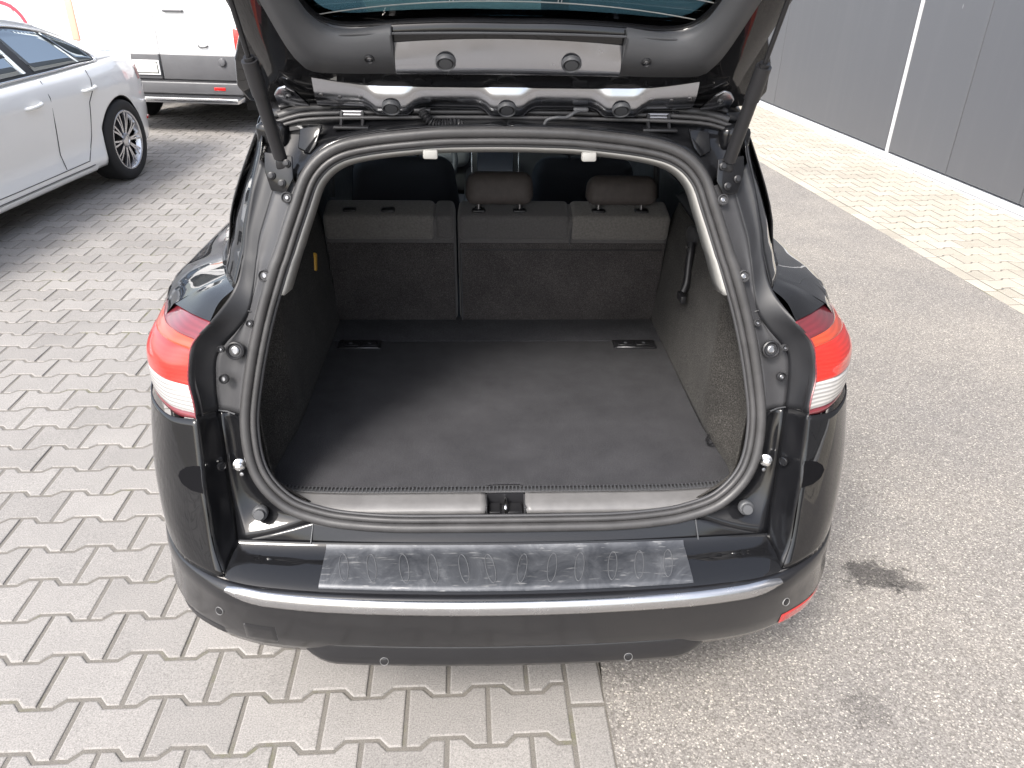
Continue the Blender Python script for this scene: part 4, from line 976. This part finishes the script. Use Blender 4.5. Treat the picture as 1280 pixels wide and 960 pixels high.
for s in (False, True):
    tr = loft('gate_trim', [tcurve(TI, -.012), tcurve(TI, .010), tcurve([(a[0]*.5+b[0]*.5, a[1]*.5+b[1]*.5) for a, b in zip(TI, TO)], .015), tcurve(TO, .010), tcurve(TO, -.01)], 'trim_grey', tg, nu=50, mirror=s)
    k = -1 if s else 1
    prism('trim_end', [sgn(q, k) for q in (tp(.208, .109, -.008), tp(.208, .207, -.01), tp(.208, .205, .011), tp(.208, .16, .0155), tp(.208, .111, .011))], V3(.003*k, 0, 0), 'trim_grey', tr)
    plug('trim_fastener', sgn(tp(.253, .152, .0145), k), sgn(NN, k), .0095, tr, 'trim_black')
    cp_ = prism('corner_plate', [sgn(tp(x, s2, .001), k) for x, s2 in ((.388, .012), (.45, .012), (.452, .045), (.44, .062), (.425, .068), (.41, .055))], NN*.007, 'sheet_metal', tg, .003, 2)
    plug('plate_bolt', sgn(tp(.424, .042, .008), k), sgn(NN, k), .006, cp_, 'trim_dark')
    for x in (.285, .325, .36):
        lathe('panel_bolt', [(.0045, -.004), (.0045, .001), (.003, .002), (.001, .002)], sgn(tp(x, .045+.006*(x > .35), .0105), k), sgn(NN, k), 'bolt_metal', tg, 10)
    # hinge
    hx = .307*k
    hg = rbox('gate_hinge', (.05, .012, .010), tp(hx, -.004, .008), 'black_metal', car, .002, 2, rot=Matrix.Rotation(-TH, 4, 'X'))
    for d in (-.034, .034): lathe('hinge_bolt', [(.008, -.004), (.008, .002), (.0055, .003), (.005, .006), (.001, .0065)], tp(hx+d, -.003, .008), NN, 'bolt_metal', hg, 12)
    rbox('hinge_plate', (.09, .012, .006), tp(hx, -.002, .005), 'black_metal', hg, .002, 2, rot=Matrix.Rotation(-TH, 4, 'X'))
    for d in (-.021, .021): tube('hinge_arm', [tp(hx+d, -.002, .012), V3(hx+d, .452, 1.37), V3(hx+d, .442, 1.352), V3(hx+d, .43, 1.343)], .004, 'black_metal', hg, 6)
    for t in (.35, .6): tube('hinge_pin', [V3(hx-.021, .458-.01*t, 1.378-.022*t), V3(hx+.021, .458-.01*t, 1.378-.022*t)], .003, 'bolt_metal', hg, 6)
    rbox('hinge_foot', (.07, .02, .006), V3(hx, .43, 1.345), 'black_metal', hg, .002, 2)
    # gas strut
    lo, hi = V3(.437*k, .372, 1.288), V3(.463*k, .20, 1.69); d = (hi-lo)
    mid = lo+d*.475
    gs = tube('gas_strut', [lo+d*.03, lo+d*.06, mid-d*.002, mid], .0125, 'trim_black', car, 14)
    tube('strut_sleeve', [lo+d*.33, mid+d*.004], .0145, 'trim_black', gs, 14); tube('strut_cap', [mid, mid+d*.018], .0095, 'black_metal', gs, 12)
    tube('strut_rod', [mid, hi], .0045, 'black_metal', gs, 10)
    tube('strut_neck', [lo-d*.01, lo+d*.05], .007, 'black_metal', gs, 10)
    rbox('strut_socket', (.022, .022, .022), lo-d*.005, 'black_metal', gs, .006, 3)
    br = prism('strut_bracket', [sgn(q, k) for q in (V3(.415, .372, 1.30), V3(.47, .384, 1.305), V3(.472, .375, 1.27), V3(.462, .366, 1.235), V3(.43, .352, 1.235), V3(.415, .36, 1.26))], V3(0, -.006, .002), 'jamb_paint', gs, .002, 2)
    for q in (V3(.425, .364, 1.287), V3(.437, .356, 1.25), V3(.458, .366, 1.262)): lathe('bracket_bolt', [(.0075, -.004), (.0075, .002), (.005, .003), (.0045, .006), (.001, .0062)], sgn(q+V3(0, -.005, .003), k), sgn(NP, k), 'black_metal', br, 12)
    # ragged foam gusset under the roof corner
    prism('corner_gusset', [sgn(q, k) for q in (V3(.372, .425, 1.345), V3(.42, .43, 1.335), V3(.425, .415, 1.30), V3(.40, .40, 1.293), V3(.385, .405, 1.31))], V3(0, -.006, .003), 'jamb_paint', car, .003, 2)
    rbox('gutter_end', (.05, .06, .05), sgn(V3(.473, .455, 1.322), k), 'jamb_paint', car, .014, 3)
    tube('gate_hook', [sgn(tp(.40, -.005, .0), k), sgn(tp(.403, -.012, .008), k), sgn(tp(.40, -.028, .006), k)], .004, 'black_metal', tg, 6)
# wiring
cps = [cy(528, 139, .43), cy(532, 146, .42), cy(541, 154, .415), cy(555, 156, .415), cy(568, 154, .418), cy(580, 159, .425)]
bw = tube('cable_bellows', cps, .0085, 'trim_black', car, 10, ns=90, rfun=lambda t: .0085+.0022*math.sin(t*2*PI*17))
rbox('bellows_foot', (.034, .014, .008), cy(528, 138, .432), 'trim_black', bw, .003, 2)
ck = tube('washer_hose', [cy(727, 138, .43), cy(718, 141, .42), cy(708, 147, .415), cy(696, 147, .412), cy(684, 150, .415), cy(679, 160, .418)], .0035, 'trim_grey', car, 8, ns=30)
rbox('hose_grommet', (.03, .014, .008), cy(726, 137, .432), 'trim_grey', ck, .003, 2)

# refine: the opening narrows a little towards the roof and its outer corners stand slightly higher
KEEP = {'load_floor', 'floor_flap', 'rear_seat_back', 'tailgate', 'gate_hinge', 'gas_strut', 'trim_fastener', 'striker_stud', 'rubber_stop', 'blind_plug', 'cable_bellows', 'washer_hose', 'wheel', 'underbody', 'tank_guard',
        'front_seat', 'bench_cushion', 'dashboard', 'steering_wheel', 'door_card', 'belt_strap', 'belt_lever', 'floor_clip', 'floor_hook', 'headliner', 'latch_recess', 'strip_ribs', 'ribbed_strip', 'sill_trim', 'seat_release', 'coat_hook', 'roof', 'roof_rail', 'windscreen', 'bonnet'}
def refine(o):
    if o.name.split('.')[0] in KEEP: return
    if o.type == 'MESH':
        for v_ in o.data.vertices:
            x, y, z = v_.co; w = min(1, max(0, (.85-y)/.35))
            if w <= 0: continue
            k = .03*min(1, max(0, (z-.5)/.8)); c = .02+.01*min(1, max(0, (z-.6)/.15))
            if z > 1.1: c = .02
            if z > 1.05: k *= 1-min(1, max(0, (abs(x)-.47)/.03))*min(1, (z-1.05)/.1)
            v_.co = (x*(1-k*w), y, z+w*c*(math.sqrt(x*x+.04)-.2)*min(1, max(0, (z-.15)/.2)))
    for ch in o.children: refine(ch)
for ch in list(car.children): refine(ch)

# ================================================================== WHITE SEDAN (local: y forward from its tail, faces the camera side of the yard)
SWR, SWF, SR_ = .885, 3.72, .328
sed = thing('white_sedan', 'white fastback sedan with silver multi-spoke wheels and chrome-edged side windows', 'car', (-4.06, 7.37, 0), PI-.03)
sed.scale = (.965, .965, .965)
ys_ = [0, .06, .14, .25, .4, .65, 1.0, 1.35, 1.8, 2.4, 3.0, 3.6, 3.82, 4.2, 4.5, 4.66, 4.75]
ws_ = [.50, .66, .77, .83, .87, .90, .92, .92, .912, .912, .912, .92, .92, .90, .82, .70, .52]
sW = lambda y: interp(ys_, ws_, y)
sB = lambda y: interp([0, .1, .25, .6, 1.0, 1.5, 2.2, 3.0, 3.4, 4.2, 4.6, 4.75], [.90, .945, .955, .96, .955, .935, .92, .915, .91, .84, .74, .64], y)
sBx = lambda y: interp([0, .06, .14, .25, .6, 1.0, 1.5, 2.2, 3.0, 3.4, 4.2, 4.6, 4.75], [.46, .60, .69, .735, .775, .795, .80, .80, .79, .76, .72, .60, .45], y)
def szb(y):
    z = interp([0, .3, .7, 4.4, 4.75], [.34, .24, .2, .2, .25], y)
    for c in (SWR, SWF):
        d = abs(y-c)
        if d < SR_+.035: z = max(z, .325+math.sqrt((SR_+.035)**2-d*d))
    return z
def sX(y, z):          # side surface: rocker flare, concave door, shoulder crease
    w = sW(y); k = min(1, max(0, (y-.4)/.6))
    dx = interp([.18, .24, .30, .37, .44, .55, .70, .78, .80, .86, .92, 1.0], [.035, .004, .012, .034, .03, .016, .004, 0, .004, .02, .055, .12], z)
    bul = .018*max(0, 1-min(abs(y-SWR), abs(y-SWF))/.5)
    return w-dx*k-(1-k)*interp([.18, .3, .5, .7, .85, 1.0], [.05, .02, 0, .0, .03, .1], z)+bul*(1 if z < .8 else .5)-.018
sst = sorted(set([round(.02*k, 3) for k in range(0, 8)]+[.18, .24, .3, .4, .47]+[round(.51+.0255*k, 4) for k in range(31)]+[1.34+.12*k for k in range(17)]+[round(3.34+.03*k, 3) for k in range(27)]+[4.3, 4.4, 4.5, 4.58, 4.66, 4.72, 4.75]))
def ssec(y):
    zb = szb(y); zt = sB(y)-.012
    zs = [zb+(zt-zb)*q for q in (0, .03, .07, .12, .18, .25, .34, .44, .54, .64, .73, .79, .82, .85, .89, .94, 1)]
    r = [V3(sX(y, z), y, z) for z in zs]; r[-1] = V3((r[-1].x+sBx(y))/2+.02, y, zt); r.append(V3(sBx(y), y, sB(y))); return r
sec_ = [ssec(y) for y in sst]
for s in (1, -1):
    v, f = grid([[sgn(p, s) for p in r] for r in sec_]); o = mesh('body_side', v, f, 'white_paint', sed)
    m = o.modifiers.new('thick', 'SOLIDIFY'); m.thickness = .003; m.offset = -1
sR = lambda y: (interp([.3, .55, .8, 1.0, 1.3, 1.7, 2.2, 2.6, 3.0, 3.4], [.70, .655, .62, .60, .585, .575, .575, .585, .635, .73], y), interp([.3, .55, .8, 1.0, 1.3, 1.7, 2.2, 2.6, 3.0, 3.4], [.965, 1.0, 1.075, 1.145, 1.235, 1.295, 1.325, 1.30, 1.15, .93], y))
def sside(y, q): # q 0 belt .. 1 rail
    xb, zb, (xr, zr) = sBx(y), sB(y), sR(y); return V3(xb+(xr-xb)*q+.014*math.sin(PI*q), y, zb+(zr-zb)*q)
def sband(name, y0, y1, q0, q1, mat, s, par, n=14, lift=.0, solid=.003):
    rows = [[sgn(sside(y0+(y1-y0)*i/n, q0+(q1-q0)*j/6)+V3(lift, 0, 0), s) for i in range(n+1)] for j in range(7)]
    v, f = grid(rows); o = mesh(name, v, f, mat, par)
    if solid: m = o.modifiers.new('thick', 'SOLIDIFY'); m.thickness = solid; m.offset = -1
    return o
def swin(name, s, bot, top, par, mat='sedan_glass'):
    """window between lists of (y, q) bottom and top"""
    A = [sside(y, q)+V3(.013, 0, .004) for y, q in bot]; B = [sside(y, q)+V3(.013, 0, .004) for y, q in top]
    return loft(name, [[sgn(p, s) for p in A], [sgn(p, s) for p in B]], mat, par, nu=14, nv=6, solid=.004)
for s in (1, -1):
    sband('cabin_side', .3, 3.4, 0, 1, 'white_paint', s, sed, 160)
    # black window surround, panes, chrome edge
    ring_b = [(y, .05) for y in (.93, 1.2, 1.6, 2.2, 2.8, 3.2)]
    topc = [(.93, .35), (1.02, .62), (1.15, .80), (1.35, .88), (1.7, .90), (2.2, .90), (2.6, .88), (2.9, .82), (3.15, .45)]
    A = cat([V3(y, q, 0) for y, q in ring_b], 40); B = cat([V3(y, q, 0) for y, q in topc], 40)
    rows = [[sgn(sside(a.x+(b.x-a.x)*t, a.y+(b.y-a.y)*t)+V3(.009, 0, .003), s) for a, b in zip(A, B)] for t in (0, .2, .4, .6, .8, 1)]
    v, f = grid(rows); sr = mesh('window_surround', v, f, 'trim_black', sed)
    def inside(y, t):     # point inside the surround at y, t 0..1
        bq = .05; tq = interp([p[0] for p in topc], [p[1] for p in topc], y); return (y, bq+(tq-bq)*t)
    def pane(nm, yb0, yb1, yt0, yt1, mat):
        n = 12; bot = [inside(yb0+(yb1-yb0)*i/n, .06) for i in range(n+1)]; top = [inside(yt0+(yt1-yt0)*i/n, .93) for i in range(n+1)]
        return swin(nm, s, bot, top, sr, mat)
    pane('quarter_pane', .955, 1.145, 1.0, 1.345, 'sedan_glass')
    pane('rear_pane', 1.16, 1.76, 1.37, 1.90, 'sedan_glass')
    pane('front_pane', 1.86, 2.95, 1.99, 2.85, 'sedan_glass')
    edge = [sside(y, q)+V3(.012, 0, 0) for y, q in topc]+[sside(y, q)+V3(.012, 0, 0) for y, q in ring_b[::-1]]
    tube('chrome_edge', [sgn(p, s) for p in edge], .0075, 'chrome', sr, 8, closed=True, ns=120)
    # cut lines of the doors
    def cut(pts, r=.0028): tube('door_gap', [sgn(V3(sX(y, z)+.002, y, z), s) for y, z in pts], r, 'trim_black', sed, 6)
    cut([(1.20, .92), (1.22, .85), (1.26, .78), (1.33, .70), (1.345, .6), (1.37, .45), (1.42, .36), (1.5, .29)])
    cut([(1.80, .915), (1.81, .8), (1.82, .6), (1.82, .4), (1.82, .29)]); cut([(2.98, .9), (3.0, .7), (3.0, .5), (2.98, .29)])
    cut([(1.5, .285), (2.0, .28), (2.5, .28), (2.98, .285)])
    for y, z in ((1.30, .795), (2.03, .775)):
        q = V3(sX(y, z), y, z)
        h = tube('door_handle', [sgn(q+d, s) for d in (V3(-.01, -.095, .008), V3(.02, -.07, .006), V3(.03, 0, .0), V3(.02, .07, -.004), V3(-.01, .095, -.006))], .013, 'white_paint', sed, 10, ns=20)
    # rocker moulding
    both_ = [[sgn(V3(sX(y, z)+o_, y, z), s) for y in [1.42+.1*k for k in range(20)]] for z, o_ in ((.185, -.02), (.195, .012), (.215, .016), (.235, .006))]
    v, f = grid(both_); mesh('rocker_moulding', v, f, 'white_paint', sed)
    tube('moulding_line', [sgn(V3(sX(y, .245)+.001, y, .245), s) for y in [1.45+.1*k for k in range(19)]], .003, 'trim_grey', sed, 6)
    # wheel-arch liner
    arc = [V3(0, SWR+(SR_+.03)*math.cos(a), .325+(SR_+.03)*math.sin(a)) for a in [PI*k/20 for k in range(21)]]
    for yc in (0, SWF-SWR):
        rows = [[V3(s*x, p.y+yc, p.z) for p in arc] for x in (.60, .885)]; v, f = grid(rows); mesh('arch_liner', v, f, 'trim_black', sed)
        fan = [V3(s*.60, p.y+yc, p.z) for p in arc]; mesh('arch_liner', fan, [tuple(range(len(fan)))], 'trim_black', sed, False)
    for y in (SWR, SWF): wheel(sed, s*.80, y, SR_, .235, s, .242, 10, 'twin')
    tube('reflector', [sgn(V3(sX(.24, .42)+.002, .24, .42), s), sgn(V3(sX(.31, .42)+.002, .31, .42), s)], .012, 'red_plastic', sed, 8)
    # tail lamp wrapping the corner
    rows = [[sgn(V3(sX(y, z)+.004, y, z), s) for y in (.03, .08, .14, .22, .34)] for z in (.75, .79, .83, .86)]
    v, f = grid(rows); mesh('tail_lamp', v, f, 'lens_red', sed)
    mi = rbox('door_mirror', (.2, .1, .13), sgn(V3(1.0, 2.98, .98), s), 'white_paint', sed, .04, 4)
rf = []
for y in [.3, .55, .8, 1.0, 1.3, 1.7, 2.2, 2.6]:
    xr, zr = sR(y); rf.append([V3(xr*math.sin(a), y, zr+.05*(1-abs(math.sin(a))**2.2)) for a in [-PI/2+PI*k/20 for k in range(21)]])
loft('roof', rf[4:], 'white_paint', sed, nu=21, nv=12, solid=.02)
loft('rear_screen', rf[:5], 'sedan_glass', sed, nu=21, nv=12, solid=.004)
wsn = [[V3(sR(y)[0]*math.sin(a), y+.1*math.cos(a)*(y-2.6)/.8, sR(y)[1]+.05*(1-abs(math.sin(a))**2.2)) for a in [-PI/2+PI*k/20 for k in range(21)]] for y in (2.6, 3.0, 3.4)]
loft('windscreen', wsn, 'sedan_glass', sed, nu=21, nv=8, solid=.004)
dk = [[V3(sBx(y)*math.sin(a), y-.07*math.cos(a)*(1 if y < .2 else 0), sB(y)+.012*math.cos(a)) for a in [-PI/2+PI*k/16 for k in range(17)]] for y in (0, .06, .14, .3, .42)]
loft('boot_lid', dk, 'white_paint', sed, nu=17, nv=10, solid=.003)
bn = [[V3(sBx(y)*math.sin(a), y+.08*math.cos(a)*(1 if y > 4.5 else 0), sB(y)+.04*math.cos(a)) for a in [-PI/2+PI*k/16 for k in range(17)]] for y in (3.36, 3.8, 4.2, 4.6, 4.75)]
loft('bonnet', bn, 'white_paint', sed, nu=17, nv=10, solid=.003)
for y, nm, d in ((0, 'rear_bumper', -1), (4.75, 'front_bumper', 1)):
    rows = [[V3(sX(y, z)*math.sin(a), y+d*.07*math.cos(a), z) for a in [-PI/2+PI*k/16 for k in range(17)]] for z in (.3, .45, .6, .75, .9 if d < 0 else .64)]
    loft(nm, rows, 'white_paint', sed, nu=17, nv=10, solid=.003)
rbox('underbody', (1.3, 4.2, .3), (0, 2.35, .33), 'trim_black', sed, .05)
rbox('cabin_floor', (1.2, 2.2, .35), (0, 2.0, .62), 'cloth_dark', sed, .05)

# ================================================================== WHITE PANEL VANS
def make_van(label, loc, rz, detail=True):
    vn = thing('panel_van', label, 'van', loc, rz, 'white panel vans parked in the yard'); vn.scale = (.955, .955, .955)
    w, L, h0, h1 = .955, 5.6, .50, 2.55
    prof = [(-w+.03, h0), (-w, h0+.12), (-w, 1.2), (-w+.03, 1.7), (-w+.11, h1-.12), (-w+.2, h1-.03), (-w+.4, h1), (w-.4, h1), (w-.2, h1-.03), (w-.11, h1-.12), (w-.03, 1.7), (w, 1.2), (w, h0+.12), (w-.03, h0)]
    rows = [[V3(x*k, y, h0+(z-h0)*kz) for x, z in prof] for y, k, kz in ((.03, .975, .985), (.05, .99, .995), (.12, 1, 1), (2, 1, 1), (4.2, 1, 1), (4.6, .99, .93), (5.2, .96, .42), (5.9, .85, .3))]
    v, f = grid(rows); n = len(prof); f += [tuple(range(n)), tuple(len(v)-n+k for k in range(n))]; body = edge_smooth(mesh('van_body', v, f, 'van_white', vn), 40)
    rbox('chassis', (1.5, 5.2, .3), (0, 2.9, .42), 'trim_black', vn, .03)
    for s in (-1, 1):
        d = rbox('rear_door', (.905, .05, 1.86), (s*.4585, .012, 1.555), 'van_white', vn, .018, 3)
        wn = rbox('door_window', (.66, .012, .6), (s*.4585, -.012, 2.02), 'privacy_glass', d, .005, 2)
        if detail:
            rbox('lower_door_panel', (.905, .052, .262), (s*.4585, .008, .682), 'van_grey', d, .014, 3)
    if detail:
        pf = rbox('plate_frame', (.30, .012, .15), (-.165, -.026, .672), 'van_white', vn, .01, 2)
        rbox('plate_gap', (.268, .006, .118), (-.165, -.032, .672), 'trim_black', pf, .006, 2)
        rbox('number_plate', (.25, .006, .10), (-.165, -.036, .672), 'plate_white', pf, .004, 2)
        rbox('door_handle', (.225, .03, .026), (.245, -.03, 1.235), 'van_grey', vn, .008, 3)
        tube('door_pull', [(.455, -.012, .905), (.47, -.03, .893), (.51, -.034, .888), (.55, -.03, .893), (.565, -.012, .905)], .009, 'van_grey', vn, 8, ns=20)
        lathe('door_stop', [(.045, -.01), (.044, .012), (.034, .026), (.015, .03), (.001, .03)], (.70, -.018, .742), (0, -1, 0), 'van_grey', vn, 20)
    bp = rbox('rear_bumper', (1.84, .16, .13), (0, -.01, .478), 'van_grey', vn, .02, 3)
    rbox('bumper_tread', (1.78, .12, .008), (0, -.02, .546), 'trim_black', bp, .002, 1)
    for s in (-1, 1):
        rbox('bumper_reflector', (.13, .01, .034), (s*.66, -.092, .478), 'red_plastic', bp, .004, 2)
        lm = rbox('tail_lamp', (.09, .05, .62 if s < 0 else .26), (s*.905, .0, 1.23 if s < 0 else .95), 'lens_red' if s > 0 else 'lamp_pale', vn, .015, 3)
        rbox('lamp_foot', (.086, .05, .06), (s*.905, .016, .80), 'red_plastic', lm, .012, 2)
        for y in (.95, 4.6): wheel(vn, s*.82, y, .35, .22, s, .21, 6, 'single')
        rbox('mud_flap', (.24, .02, .26), (s*.78, .55, .29), 'trim_black', vn, .005, 1)
    st_ = rbox('rear_step', (1.78, .2, .055), (.02, -.14, .372), 'chrome', vn, .01, 2)
    for k in range(70): rbox('step_tooth', (.012, .16, .008), (-.85+1.74*k/69, -.14, .402), 'trim_grey', st_, 0) if detail else None
    return vn
VY = math.atan2(-0.16, 1.1)
van1 = make_van('white panel van with grey lower rear doors and a metal rear step', (-3.71, 8.56, 0), R(-5))
van2 = make_van('white panel van with a red arc decal, parked behind the white sedan', (-5.8, 9.7, 0), R(-3), False)
arc = [V3(.42+.34*math.cos(a), -.0155, .95+.34*math.sin(a)) for a in [R(-8+100*k/16) for k in range(17)]]
rows = [[V3(-.17+r_*math.cos(R(-5+100*k/20)), -.0165, .92+r_*math.sin(R(-5+100*k/20))) for k in range(21)] for r_ in (.29, .335)]
v, f = grid(rows); dc = mesh('arc_decal', v, f, 'decal_red', van2, False)
